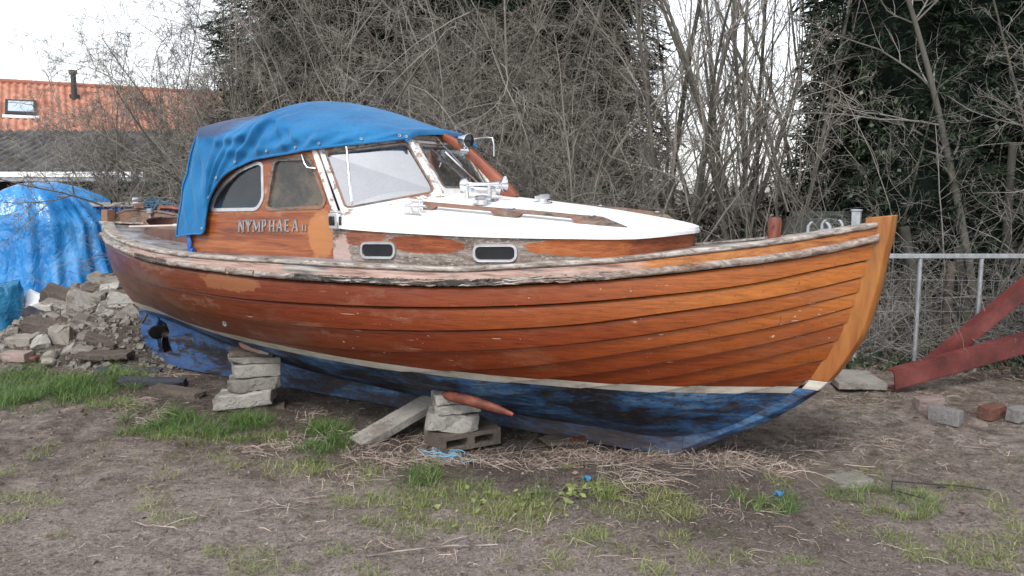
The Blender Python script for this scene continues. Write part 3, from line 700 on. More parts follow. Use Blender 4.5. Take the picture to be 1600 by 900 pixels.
mp = quad(Ba, Bq, Tq, Ta); wiper(mp(.30, 1.02, .05), mp(.16, .35, .03), mp(.19, .5, .025), mp(.12, .12, .025))
mp = quad(Bq, neg(Bq), neg(Tq), Tq); wiper(mp(.38, 1.06, .05), mp(.62, .52, .03), mp(.46, .78, .025), mp(.74, .20, .025))
# cabin inside
b = MB(); b.box((2.75, 0, 1.10), (1.6, 1.5, .02)); b.box((3.45, .25, 1.38), (.06, .9, .26)); b.box((2.6, .35, 1.30), (.5, .4, .30)); b.build('cabin_fittings', M['brown_rail'], boat)

# name in raised metal letters
GL = {
 'N': [(0,0,.18,1,1),(.74,0,.90,1,1),(.10,1,.82,0,2)], 'Y': [(.36,0,.56,.5,1),(.0,1,.44,.45,2),(.92,1,.52,.45,3)],
 'M': [(0,0,.10,1,3.5),(.82,0,1.0,1,1),(.08,1,.5,.15,2),(.92,1,.5,.15,3)], 'P': [(.08,0,.28,1,1),(.2,1,.62,1,4),(.2,.5,.62,.5,4),(.62,.98,.62,.52,5)],
 'H': [(.05,0,.24,1,1),(.68,0,.87,1,1),(.2,.5,.7,.5,4)], 'A': [(.10,0,.46,1,3),(.84,0,.48,1,2),(.26,.34,.66,.34,4)],
 'E': [(.08,0,.28,1,1),(.2,.97,.78,.97,4),(.2,.5,.6,.5,4),(.2,.03,.8,.03,4)], 'I': [(.38,0,.56,1,1)]}
def letter(b, ch, mp, x0, y0, w_, h_):
    def bar(p, q, t):
        p, q = Vector(p), Vector(q); d = (q-p).normalized(); n = Vector((-d.y, d.x))*t/2
        pts = [p-n, q-n, q+n, p+n]; b.prism([[(x0 + a.x*w_, y0 + a.y*h_) for a in pts]], mp, 0, -.007)
    for s_ in GL[ch]:
        k = s_[4]
        if k == 1:
            x = (s_[0]+s_[2])/2; bar((x, 0), (x, 1), s_[2]-s_[0]); [bar((x-.17, y), (x+.17, y), .09) for y in (.045, .955)]
        elif k == 3.5: bar((.07, 0), (.07, 1), .09); bar((-.08, .045), (.22, .045), .09)
        elif k == 2: bar(s_[:2], s_[2:4], .22)
        elif k == 3: bar(s_[:2], s_[2:4], .11); bar((s_[0]-.13, s_[1]+(.045 if s_[1] < .5 else -.045)), (s_[0]+.13, s_[1]+(.045 if s_[1] < .5 else -.045)), .09)
        elif k == 4: bar(s_[:2], s_[2:4], .09)
        elif k == 5: bar(s_[:2], s_[2:4], .2)
        if ch in 'YA' and k == 2: bar((s_[0]-.13, .955 if s_[1] > .5 else .045), (s_[0]+.13, .955 if s_[1] > .5 else .045), .09)
for side in (1, -1):
    mp = lambda x, y, t: L(x, (vw(y) + .0015 - t) * side, y)
    x = 2.488; 
    for ch in 'NYMPHAEA':
        b = MB(); sl = (x - 2.488) * .032
        letter(b, ch, mp, x, 1.366 + sl, .062 if ch != 'M' else .072, .080); o = b.build('name_letter', M['galvanised'], boat)
        x += .0755 if ch != 'M' else .088
    for j in range(2):
        b = MB(); letter(b, 'I', mp, 3.112 + j*.028, 1.388, .042, .042); b.build('name_letter', M['galvanised'], boat)
# port lights in the coachroof side
def plate(u0, w0, ru, rw, side):
    pts = rounded([(-ru,-rw),(ru,-rw),(ru,rw),(-ru,rw)], rw*.98, 8)
    mp = lambda x, y, t: L(u0 + x, (float(vcs(u0 + x)) + .003 + t) * side, w0 + y + (x*.03))
    b = MB(); b.prism([grow(pts, .010), grow(pts, -.005)], mp, -.01, .012); p = b.build('port_light', M['grey_metal'], boat, 40)
    b = MB(); b.prism([pts], mp, .0, .004); b.build('window_pane', M['dark_lens'], p)
for side in (1, -1):
    plate(3.81, 1.284, .130, .044, side); plate(4.645, 1.294, .128, .043, side)
# navigation light box at the corner of the house
for side in (1, -1):
    b = MB(); b.box(L(3.475, .868*side, 1.462), (.085, .07, .105)); b.box(L(3.475, .872*side, 1.522), (.06, .06, .02)); p = b.build('navigation_light', M['chrome'], boat, 20, .006)
    b = MB(); b.box(L(3.465, .901*side, 1.464), (.045, .02, .062)); b.box(L(3.515, .88*side, 1.464), (.012, .03, .06)); b.build('lens', M['dark_lens'], p, 20, .006)
# handrails, cleat, horn, vents on the roof
def zroof(u, v): 
    e = float(zed(u)); return e + (float(zc(u)) - e)*(1 - min(1, abs(v)/float(vcs(u)))**2) - .004
for side in (1, -1):
    vr = spl([4.0,4.62,5.18,5.34],[.655,.625,.495,.42]); b = MB(); P = []
    for u in np.linspace(4.03, 5.33, 40):
        v = float(vr(u)); z = zroof(u, v); h = .052
        gap = (4.10 < u < 4.56) or (4.70 < u < 5.05)
        if u > 5.2: h = .052 - .047*(u-5.2)/.13
        lo = h - .026 if gap else -.004
        if u > 5.2: lo = -.004
        P.append([L(u, (v+.016)*side, z+lo), L(u, (v+.016)*side, z+h-.004), L(u, v*side, z+h), L(u, (v-.016)*side, z+h-.004), L(u, (v-.016)*side, z+lo)])
    b.grid(P, wrap=True); b.f.append(tuple(range(5))); b.f.append(tuple(39*5 + j for j in reversed(range(5)))); hr = b.build('handrail', M['brown_rail'], boat, 30)
    for u in (4.66, 5.14): 
        b = MB(); v = float(vr(u)); b.lathe(L(u, v*side, zroof(u, v) + .050), [(0, .008), (.020, .007), (.026, 0)], (0, 0, 1), 12); b.build('fitting', M['chrome'], hr, 40)
    # folding step / cleat
    b = MB(); u0, v0 = 4.03, .745; z = zroof(u0, v0); sl = -.28
    b.box(L(u0, v0*side, z+.006), (.13, .07, .012)); 
    for du in (-.035, .035): b.tube([L(u0+du, v0*side, z), L(u0+du, v0*side, z+.085)], .010, 8)
    b.tube([L(u0-.085, v0*side, z+.052), L(u0+.085, v0*side, z+.052)], .011, 8); b.tube([L(u0-.05, (v0-.02)*side, z+.078), L(u0+.05, (v0-.02)*side, z+.078)], .007, 8); b.build('cleat', M['chrome'], boat, 50)
# vents
def vent(u, v, r=.05):
    z = zroof(u, v); b = MB(); b.lathe(L(u, v, z-.004), [(r*1.25, 0), (r*1.25, .008), (r*.7, .014), (r*.7, .026), (r*1.1, .030), (r*1.12, .044), (r*.8, .058), (0, .062)], (0, 0, 1), 24); return b.build('deck_vent', M['chrome'], boat, 45)
vent(4.32, .43, .052); vent(4.60, .13, .05)
# twin trumpet horn
b = MB(); z = zroof(4.30, .30)
hd = Vector(L(1, -.18, 0)).normalized(); h0 = Vector(L(4.13, .335, z + .105))
b.lathe(h0, [(0,-.03),(.035,-.03),(.045,-.005),(.045,.02),(.018,.03),(.013,.05),(.012,.16),(.016,.21),(.026,.25),(.05,.275),(.053,.28),(.046,.276),(.02,.245),(0,.22)], hd, 20)
h1 = h0 + Vector((0, .09, -.03)); b.lathe(h1, [(0,-.02),(.02,-.01),(.014,.02),(.012,.10),(.02,.15),(.042,.175),(.044,.178),(.02,.15),(0,.14)], hd, 20)
b.tube([h0 + hd*.0, Vector(L(4.14, .335, z))], .014, 8); b.tube([h0 + hd*.17, h0 + hd*.17 - Vector((0, 0, .10))], .012, 8); b.box(h0 + hd*.10 - Vector((0, 0, .10)), (.26, .06, .015))
b.build('horn', M['chrome'], boat, 45)
# signal mast leaning back on the roof with a searchlight at its shoulder
b = MB(); P = []
mt_ = [(4.30,1.60,.085),(4.20,1.70,.080),(4.05,1.83,.068),(3.92,1.935,.060),(3.84,1.985,.058),(3.74,2.035,.046),(3.63,2.085,.036),(3.55,2.108,.024),(3.52,2.108,.012)]
for i, (u, w, hh) in enumerate(mt_):
    a_ = mt_[max(i-1, 0)]; c_ = mt_[min(i+1, len(mt_)-1)]; t = Vector((c_[0]-a_[0], c_[1]-a_[1])).normalized(); n = Vector((t.y, -t.x)); th = .030
    P.append([L(u + n.x*hh*a, (th*q), w + n.y*hh*a) for a, q in ((.5,-.8),(.56,0),(.5,.8),(.3,1),(-.3,1),(-.5,.8),(-.56,0),(-.5,-.8),(-.3,-1),(.3,-1))])
b.grid(P, wrap=True); b.f.append(tuple(range(10))); b.f.append(tuple(8*10 + j for j in reversed(range(10)))); b.build('signal_mast', M['mahogany'], boat, 50)
b = MB(); c = Vector(L(3.92, .03, 2.01)); b.lathe(c - Vector((.0, 0, 0)), [(0,-.06),(.036,-.05),(.047,0),(.05,.02),(.05,.03),(.046,.032)], (1, -.25, -.1), 20); b.tube([c, c + Vector((-.02, 0, -.10))], .012, 8); b.lathe(c + Vector((.0, -.01, -.075)), [(0,-.03),(.022,-.028),(.024,.03),(0,.034)], (1, 0, 0), 14)
sl_ = b.build('searchlight', M['chrome'], boat, 45); b = MB(); b.lathe(c + Vector((.031, -.0075, -.003)), [(.045, 0), (.03, .008), (0, .011)], (1, -.25, -.1), 20); b.build('lens', M['dark_lens'], sl_, 60)
b = MB(); b.tube([L(3.93, -.10, 2.03), L(4.0, -.10, 2.035), L(4.06, -.10, 2.03), L(4.07, -.10, 1.98), L(4.07, -.10, 1.90)], .006, 6); b.tube([L(3.8, -.10, 2.0), L(3.93, -.10, 2.03)], .008, 6); b.build('aerial_bracket', M['grey_metal'], boat, 60)
# foredeck: bitt, fairleads, stanchion socket
b = MB(); u = 6.08; w = float(ws(u)); b.lathe(L(u, .10, w - .03), [(.036, 0), (.038, .14), (.034, .165), (0, .172)], (0, 0, 1), 16); b.tube([L(u, .10-.07, w+.09), L(u, .10+.07, w+.09)], .008, 8); b.build('mooring_bitt', M['mahogany'], boat, 40)
for side in (1, -1):
    b = MB(); u = 6.335; v = float(bs(u)) - .06; w = float(ws(u)) + .015
    b.box(L(u, v*side, w+.006), (.15, .04, .012), (0, R(-10), 0))
    for du, s_ in ((-.055, 1), (.055, -1)):
        b.tube([L(u+du, v*side, w+.0), L(u+du, v*side, w+.035), L(u+du+.015*s_, v*side, w+.055), L(u+du+.024*s_, v*side, w+.056)], [.010,.009,.007,.004], 8)
    b.build('fairlead', M['galvanised'], boat, 50)
b = MB(); u = 6.50; w = float(ws(u)); b.box(L(u, .06, w + .045), (.045, .045, .11)); b.box(L(u, .06, w + .102), (.055, .055, .010)); b.build('stanchion_socket', M['galvanised'], boat, 20, .004)
# quarter fittings at the stern
b = MB(); b.box(L(-.27, -.215, 1.512), (.13, .09, .055), (0, 0, R(-30))); qb = b.build('quarter_block', M['brown_rail'], boat, 20, .006)
b = MB(); b.box(L(-.30, -.20, 1.565), (.075, .06, .055), (0, R(12), R(-30))); b.box(L(-.30, -.20, 1.535), (.11, .075, .012), (0, 0, R(-30))); b.build('fairlead', M['chrome'], qb, 20, .008)
b = MB(); c = L(-.12, -.235, 1.36); b.lathe(c, [(.045, 0), (.045, .012), (.014, .02), (.013, .075), (.034, .08), (.034, .125), (0, .13)], (0, 0, 1), 14); b.build('stern_bollard', M['galvanised'], boat, 40)
b = MB(); b.tube([L(-.09, -.32, 1.465), L(-.07, -.33, 1.495), L(.02, -.40, 1.49), L(.2, -.50, 1.455), L(.6, -.68, 1.40), L(1.2, -.88, 1.36)], .026, 8, flat=(1, 1.2)); b.build('quarter_rail', M['mahogany'], boat, 50)

# bilge keels resting on the blocks
def bilge(path, side=1, sc=1.0):
    b = MB(); b.tube([L(u, v*side, w) for u, v, w in path], [r_*sc for r_ in (.020,.034,.036,.034,.028,.014)], 8, flat=(1.0, .8)); return b.build('bilge_keel', M['orange'] if sc > .8 else M['brown_rail'], boat, 60)
for side in (1, -1):
    bilge([(4.17,.66,.352),(4.24,.69,.360),(4.38,.70,.356),(4.50,.69,.340),(4.60,.67,.320),(4.69,.65,.295)], side, .95)
    bilge([(2.16,.60,.478),(2.22,.63,.475),(2.3,.66,.47),(2.38,.67,.462),(2.46,.67,.455),(2.55,.66,.445)], side, .62)

# ---- canvas hood
def hood():
    # starboard hem from the aft corner round to the windscreen: (u, v, w); shoulder; crown
    S = [ # hem                    shoulder              crown
     ((1.825,.850,1.315),(2.055,.800,2.105),(2.02,2.185)),
     ((1.90,.858,1.325),(2.075,.802,2.118),(2.05,2.225)),
     ((2.03,.860,1.340),(2.16,.800,2.105),(2.15,2.245)),
     ((2.150,.858,1.355),(2.24,.798,2.085),(2.25,2.235)),
     ((2.170,.845,1.490),(2.32,.795,2.080),(2.35,2.235)),
     ((2.215,.835,1.615),(2.40,.790,2.085),(2.45,2.250)),
     ((2.315,.825,1.735),(2.48,.785,2.100),(2.54,2.285)),
     ((2.42,.818,1.800),(2.58,.775,2.125),(2.63,2.315)),
     ((2.53,.812,1.842),(2.68,.750,2.165),(2.72,2.325)),
     ((2.66,.806,1.878),(2.78,.735,2.165),(2.82,2.315)),
     ((2.82,.804,1.897),(2.88,.735,2.140),(2.92,2.295)),
     ((2.98,.803,1.912),(3.00,.740,2.110),(3.05,2.265)),
     ((3.14,.803,1.928),(3.13,.740,2.080),(3.20,2.225)),
     ((3.26,.790,1.940),(3.24,.730,2.060),(3.36,2.175)),
     ((3.36,.690,1.958),(3.33,.640,2.065),(3.50,2.135)),
     ((3.47,.590,1.976),(3.43,.540,2.065),(3.60,2.105)),
     ((3.58,.480,1.994),(3.53,.440,2.060),(3.66,2.085)),
     ((3.68,.400,2.008),(3.64,.365,2.058),(3.71,2.078)),
     ((3.705,.392,1.994),(3.69,.352,2.040),(3.722,2.064)),
     ((3.712,.388,1.984),(3.70,.340,2.008),(3.728,2.036))]
    FOLD = [(2.06,2.10,2.28,2.02,.020),(2.28,2.02,2.55,2.05,.024),(2.55,2.05,2.74,2.16,.018),(2.08,2.06,2.20,1.80,.014),(2.76,2.18,2.50,1.90,.018),(2.78,2.18,2.72,1.95,.014),(2.82,2.16,2.98,1.97,.020),(2.86,2.15,3.10,1.99,.016),(2.70,1.93,3.05,1.985,.014),(2.35,1.95,2.60,1.93,.012),(1.93,1.75,1.98,1.42,.012),(2.05,1.80,2.10,1.5,.010)]
    def fold_at(u, w):
        s_ = 0
        for a, b_, c, d, h in FOLD:
            ex, ey = c-a, d-b_; t_ = max(0, min(1, ((u-a)*ex + (w-b_)*ey)/(ex*ex+ey*ey))); q_ = math.hypot(u-a-ex*t_, w-b_-ey*t_); s_ += h*math.exp(-(q_/.026)**2)*(.35 + .65*math.sin(math.pi*(.15+.7*t_))) - h*.45*math.exp(-((q_-.05)/.03)**2)
        return s_
    n = 13
    SP = [[spl(range(len(S)), [s_[a][c] for s_ in S]) for c in range(len(S[0][a]))] for a in range(3)]
    P = []; NT = 150
    for i in range(NT):
        t = i * (len(S)-1) / (NT-1)
        h = [float(f(t)) for f in SP[0]]; s_ = [float(f(t)) for f in SP[1]]; c = [float(f(t)) for f in SP[2]]
        row = []
        for j in range(18):   # hem to shoulder
            q = j / 18
            u = h[0] + (s_[0]-h[0])*q; v = h[1] + (s_[1]-h[1])*q; w = h[2] + (s_[2]-h[2])*q
            fold = .006*math.sin(q*6 + t*1.3) * math.sin(math.pi*q) + .003*math.sin(t*4.3 + q*4) * q
            fold += .016*math.sin((t*1.7 - q*2.4)*2.2) * math.sin(math.pi*q) * (1 if t > 3 else .4)
            row.append((u, v + .022 + fold + .02*math.sin(math.pi*q) + fold_at(u, w), w))
        for j in range(15):   # shoulder to centre
            q = j / 14
            v = s_[1]*(1-q); a = 1 - (1-q)**2.1
            w = s_[2] + (c[1]-s_[2])*a; u = s_[0] + (c[0]-s_[0])*q
            wr_ = .004*math.sin(t*2.1 + q*5)*(1-q)
            row.append((u, v + .022*(1-q) + fold_at(u, w)*(1-q)**2, w + .018*min(1, q*5) + wr_ + fold_at(u, w)*.6*(1-q)))
        P.append(row)
    F = []
    for row in P: F.append([L(*p) for p in row] + [L(p[0], -p[1], p[2]) for p in row[-2::-1]])
    return P, F
HP, HF = hood()
b = MB(); b.grid(HF)
o = b.build('canvas_hood', M['canvas'], boat, 180)
s_ = o.modifiers.new('Solid', 'SOLIDIFY'); s_.thickness = .006; s_.offset = -1
s_ = o.modifiers.new('Sub', 'SUBSURF'); s_.levels = 1; s_.render_levels = 1
hood_o = o
# aft curtain of the hood
b = MB(); a_ = HF[0]; n = len(a_)
b.grid([[p for p in a_], [(p[0] + .25, p[1]*.9, 1.33) for p in a_]]); b.build('hood_curtain', M['canvas'], boat, 60)
# dark worn patch and hem tape, eyelets along the hem
b = MB()
hem = [r_[0] for r_ in HP]
b.tube([L(p[0], p[1] + .003, p[2]) for p in hem], .009, 6); b.tube([L(p[0], -p[1] - .003, p[2]) for p in hem], .009, 6)
b.tube([L(*[HP[0][j][0], HP[0][j][1] + .004, HP[0][j][2]]) for j in range(18)], .008, 6); b.build('hem_tape', M['canvas'], hood_o, 60)
for i, up in ((14, .035), (22, .05), (27, .05), (35, .05), (46, .04), (54, .035), (62, .032), (71, .03), (79, .03), (84, .028)):
    i = int(i*149/89); h = Vector(HP[i][0]); t = Vector(HP[i][2]) - h; t.normalize(); p = h + t*up
    nv = Vector((0, 1, 0)) if i < 107 else Vector((.68, .70, 0))
    b = MB(); b.lathe(L(*(p + nv*.012)), [(.005, 0), (.005, .003), (.0095, .004), (.011, 0)], (nv.x, -nv.y, .15), 14); b.build('eyelet', M['galvanised'], hood_o, 50)
# slack tie hanging from the aft corner
b = MB(); b.tube([L(1.95, .862, 1.32), L(1.97, .868, 1.26), L(1.96, .868, 1.215), L(2.02, .875, 1.21)], [.02,.026,.018,.03], 8, flat=(1, .5)); b.build('hood_strap', M['sheet_blue'], hood_o, 60)
STONES = [(-4.462, 8.328, 0.441, 0.333, 0.2, 35, 55, -18, 'slab', 'concrete'), (-4.103, 8.352, 0.451, 0.267, 0.147, 10, 60, -14, 'slab', 'pale_stone'), (-4.345, 8.652, 0.584, 0.221, 0.083, 5, 20, 0, 'rock', 'pale_stone'), (-4.51, 8.604, 0.562, 0.193, 0.096, -10, 25, -12, 'rock', 'brown_stone'), (-4.231, 8.496, 0.513, 0.122, 0.082, 0, 0, 0, 'rock', 'rubble_stone'), (-4.64, 8.532, 0.529, 0.164, 0.096, 20, 40, -20, 'slab', 'concrete'), (-4.793, 8.496, 0.513, 0.313, 0.095, 15, 25, -22, 'slab', 'brown_stone'), (-4.912, 8.388, 0.466, 0.107, 0.067, 0, 0, -15, 'rock', 'dark'), (-4.853, 8.268, 0.415, 0.185, 0.093, 0, 10, 0, 'slab', 'pale_stone'), (-4.643, 7.908, 0.275, 0.354, 0.127, 8, 15, -12, 'slab', 'brown_stone'), (-4.694, 7.62, 0.174, 0.232, 0.134, -6, 10, 0, 'slab', 'rubble_stone'), (-4.475, 7.548, 0.151, 0.157, 0.169, 20, 30, 10, 'rock', 'pale_stone'), (-4.336, 7.668, 0.19, 0.209, 0.258, 0, 0, 0, 'rock', 'rubble_stone'), (-4.601, 7.356, 0.091, 0.224, 0.106, -8, 5, 0, 'brick', 'pink_brick'), (-4.299, 8.016, 0.315, 0.205, 0.115, 25, 30, -28, 'slab', 'rubble_stone'), (-4.0, 7.656, 0.186, 0.208, 0.098, 20, 20, -25, 'brick', 'brown_stone'), (-4.202, 8.22, 0.396, 0.132, 0.145, 30, 50, -30, 'slab', 'concrete'), (-4.135, 8.148, 0.367, 0.143, 0.078, 0, 40, -8, 'slab', 'concrete'), (-4.873, 8.136, 0.362, 0.195, 0.078, 10, 20, -25, 'slab', 'dark'), (-4.772, 8.316, 0.435, 0.2, 0.067, 0, 20, -18, 'slab', 'rubble_stone'), (-4.511, 8.136, 0.362, 0.169, 0.091, 30, 30, -20, 'rock', 'rubble_stone'), (-4.323, 7.86, 0.257, 0.163, 0.101, 0, 10, -20, 'rock', 'rubble_stone'), (-4.124, 7.692, 0.198, 0.135, 0.098, 0, 10, -35, 'slab', 'rubble_stone'), (-4.061, 7.86, 0.257, 0.101, 0.05, 0, 0, 0, 'rock', 'pale_stone'), (-4.468, 8.856, 0.681, 0.156, 0.057, 0, 10, 4, 'slab', 'brown_stone'), (-4.527, 8.784, 0.646, 0.211, 0.07, -10, 20, -30, 'slab', 'rubble_stone'), (-4.339, 8.76, 0.634, 0.238, 0.07, 5, 20, -8, 'slab', 'rubble_stone'), (-4.851, 8.004, 0.311, 0.102, 0.064, 0, 0, 0, 'rock', 'pale_stone'), (-4.894, 7.812, 0.24, 0.112, 0.075, 0, 0, 0, 'rock', 'rubble_stone'), (-4.291, 7.38, 0.099, 0.118, 0.071, 0, 0, 20, 'rock', 'rubble_stone'), (-4.197, 7.476, 0.128, 0.156, 0.084, 0, 30, 30, 'slab', 'rubble_stone'), (-4.045, 7.464, 0.124, 0.179, 0.06, 0, 10, -8, 'slab', 'rubble_stone'), (-3.906, 7.38, 0.099, 0.26, 0.047, 0, 8, -3, 'slab', 'brown_stone'), (-3.678, 7.38, 0.099, 0.236, 0.047, 0, 8, 3, 'slab', 'brown_stone'), (-4.595, 8.364, 0.456, 0.094, 0.06, 0, 0, 0, 'rock', 'rubble_stone'), (-4.626, 8.268, 0.415, 0.093, 0.06, 0, 0, 0, 'rock', 'rubble_stone'), (-4.416, 8.412, 0.476, 0.135, 0.054, 0, 10, -20, 'rock', 'rubble_stone'), (-4.396, 8.484, 0.508, 0.149, 0.068, 10, 30, 0, 'rock', 'rubble_stone'), (-4.176, 8.556, 0.54, 0.123, 0.062, 0, 0, 0, 'rock', 'brown_stone'), (-4.656, 8.1, 0.348, 0.143, 0.058, 0, 0, -15, 'rock', 'rubble_stone'), (-4.613, 7.74, 0.215, 0.124, 0.074, 0, 0, 0, 'rock', 'rubble_stone'), (-4.249, 7.26, 0.064, 0.105, 0.058, 0, 0, 0, 'rock', 'rubble_stone'), (-4.418, 7.308, 0.077, 0.082, 0.047, 0, 0, 0, 'rock', 'red_brick'), (-4.847, 7.524, 0.143, 0.108, 0.06, 0, 0, 0, 'rock', 'pale_stone'), (-3.88, 7.98, 0.302, 0.115, 0.057, 0, 0, 0, 'rock', 'rubble_stone'), (-4.174, 7.92, 0.279, 0.127, 0.057, 0, 0, -20, 'rock', 'rubble_stone'), (-3.83, 7.548, 0.151, 0.097, 0.054, 0, 0, 0, 'rock', 'brown_stone')]
GRASS = [(-3.782, 6.508, 0.573, 0.534, 1), (-3.649, 6.87, 0.33, 0.458, 1), (-3.886, 6.24, 0.299, 0.264, 1), (-4.519, 7.143, 0.229, 0.247, 1), (-2.328, 5.55, 0.377, 0.329, 1), (-1.905, 5.582, 0.214, 0.211, 1), (-2.621, 5.696, 0.182, 0.22, 0.9), (-1.259, 5.032, 0.177, 0.27, 1), (-1.283, 5.279, 0.11, 0.216, 1), (-1.641, 5.167, 0.165, 0.129, 0.7), (-0.546, 4.546, 0.124, 0.16, 0.95), (0.138, 4.38, 0.133, 0.186, 0.8), (0.442, 4.253, 0.136, 0.123, 0.7), (1.345, 4.046, 0.142, 0.159, 0.85), (2.052, 4.107, 0.191, 0.18, 0.85), (1.924, 4.207, 0.168, 0.12, 0.8), (1.524, 3.825, 0.08, 0.085, 0.5), (1.824, 3.662, 0.129, 0.104, 0.55), (2.51, 4.072, 0.117, 0.209, 0.5), (2.191, 3.606, 0.159, 0.139, 0.5), (2.477, 3.75, 0.12, 0.204, 0.55), (-2.68, 4.994, 0.28, 0.169, 0.35), (-2.824, 4.88, 0.234, 0.115, 0.35), (-1.966, 4.472, 0.215, 0.252, 0.3), (-2.429, 5.167, 0.165, 0.181, 0.45), (-2.131, 5.167, 0.372, 0.181, 0.4), (-2.699, 4.273, 0.144, 0.142, 0.4), (-2.933, 4.535, 0.109, 0.1, 0.4), (-2.442, 4.072, 0.163, 0.096, 0.3), (-1.88, 4.029, 0.071, 0.079, 0.35), (-1.72, 3.888, 0.1, 0.103, 0.35), (-1.645, 3.945, 0.063, 0.06, 0.4), (-1.542, 5.194, 0.083, 0.105, 0.6), (-1.29, 4.725, 0.189, 0.173, 0.4), (-1.741, 4.783, 0.153, 0.133, 0.4), (-0.685, 4.116, 0.23, 0.214, 0.5), (-0.867, 4.35, 0.174, 0.165, 0.5), (-0.516, 3.865, 0.185, 0.174, 0.4), (-0.35, 4.207, 0.202, 0.189, 0.5), (-0.187, 4.072, 0.261, 0.241, 0.45), (-0.145, 4.35, 0.174, 0.147, 0.6), (-0.411, 4.504, 0.216, 0.138, 0.6), (0.0, 3.825, 0.275, 0.213, 0.45), (0.213, 3.641, 0.233, 0.193, 0.45), (0.166, 3.986, 0.223, 0.185, 0.5), (0.408, 3.75, 0.18, 0.177, 0.45), (-0.059, 3.485, 0.167, 0.094, 0.35), (0.598, 3.986, 0.191, 0.17, 0.45), (0.743, 4.253, 0.17, 0.123, 0.5), (0.882, 4.072, 0.13, 0.113, 0.5), (0.914, 3.986, 0.096, 0.092, 0.6), (0.475, 3.538, 0.226, 0.134, 0.4), (0.287, 3.409, 0.164, 0.079, 0.4), (0.739, 3.676, 0.118, 0.092, 0.4), (1.05, 3.473, 0.072, 0.058, 0.5), (1.246, 3.409, 0.082, 0.056, 0.45), (0.867, 3.441, 0.11, 0.08, 0.4), (0.62, 3.348, 0.107, 0.065, 0.45), (1.961, 3.986, 0.128, 0.108, 0.7), (2.298, 4.253, 0.136, 0.088, 0.5), (2.493, 4.35, 0.104, 0.073, 0.4), (1.63, 3.75, 0.09, 0.068, 0.4), (1.924, 3.473, 0.139, 0.082, 0.4), (2.178, 3.409, 0.136, 0.09, 0.45), (-2.097, 4.783, 0.115, 0.089, 0.4), (-2.185, 3.676, 0.059, 0.052, 0.3), (-1.395, 3.538, 0.068, 0.061, 0.35), (-1.191, 3.551, 0.142, 0.098, 0.35), (-1.031, 3.409, 0.109, 0.068, 0.35), (-1.222, 3.378, 0.108, 0.055, 0.35), (-0.772, 3.538, 0.085, 0.061, 0.35), (-0.563, 3.348, 0.134, 0.065, 0.35), (-1.023, 3.825, 0.092, 0.057, 0.3), (-2.517, 3.865, 0.062, 0.058, 0.3), (-1.07, 4.612, 0.111, 0.103, 0.5), (-0.84, 4.612, 0.074, 0.082, 0.5), (1.299, 4.612, 0.111, 0.062, 0.3), (2.158, 4.612, 0.074, 0.082, 0.4), (1.499, 4.35, 0.07, 0.073, 0.3), (0.344, 4.612, 0.074, 0.082, 0.4), (-3.03, 5.956, 0.191, 0.172, 0.7), (-2.624, 5.308, 0.085, 0.082, 0.4)]
STRAW = [(0.434, 5.006, 0.24, 0.146, 1), (0.726, 4.88, 0.351, 0.162, 1), (1.095, 4.725, 0.34, 0.195, 1), (1.359, 4.69, 0.225, 0.171, 1), (1.511, 4.557, 0.146, 0.141, 0.7), (0.759, 4.35, 0.278, 0.128, 0.7), (1.108, 4.301, 0.241, 0.144, 0.6), (-0.726, 4.88, 0.312, 0.139, 0.9), (-0.396, 4.783, 0.23, 0.111, 0.8), (-0.081, 4.88, 0.234, 0.115, 0.8), (0.158, 4.76, 0.267, 0.11, 0.9), (-0.928, 4.668, 0.187, 0.148, 0.5), (-1.046, 4.504, 0.18, 0.138, 0.5), (-1.406, 5.167, 0.207, 0.181, 0.7), (-1.579, 5.032, 0.242, 0.147, 0.6), (-2.933, 5.956, 0.114, 0.206, 0.7), (-2.692, 5.696, 0.109, 0.189, 0.8), (-3.266, 7.016, 0.225, 0.286, 0.5), (-3.732, 7.143, 0.343, 0.198, 0.5), (-1.498, 5.696, 0.091, 0.126, 0.5), (0.224, 4.504, 0.216, 0.118, 0.5), (0.485, 4.504, 0.288, 0.098, 0.6), (0.882, 4.072, 0.293, 0.161, 0.3), (1.163, 3.986, 0.191, 0.123, 0.4), (1.662, 4.668, 0.187, 0.148, 0.4), (2.216, 5.167, 0.289, 0.207, 0.35), (1.846, 4.968, 0.238, 0.168, 0.3), (3.22, 6.34, 0.304, 0.195, 0.4), (2.812, 6.24, 0.299, 0.151, 0.35), (2.983, 5.167, 0.496, 0.388, 0.15), (2.374, 4.783, 0.459, 0.266, 0.15), (-0.997, 3.986, 0.383, 0.231, 0.12), (-1.731, 4.161, 0.533, 0.336, 0.1), (0.0, 3.606, 0.75, 0.252, 0.12), (1.36, 3.606, 0.577, 0.252, 0.12), (-2.018, 3.538, 0.34, 0.182, 0.1), (-0.426, 5.167, 0.207, 0.129, 0.5), (-0.682, 5.167, 0.165, 0.104, 0.5)]
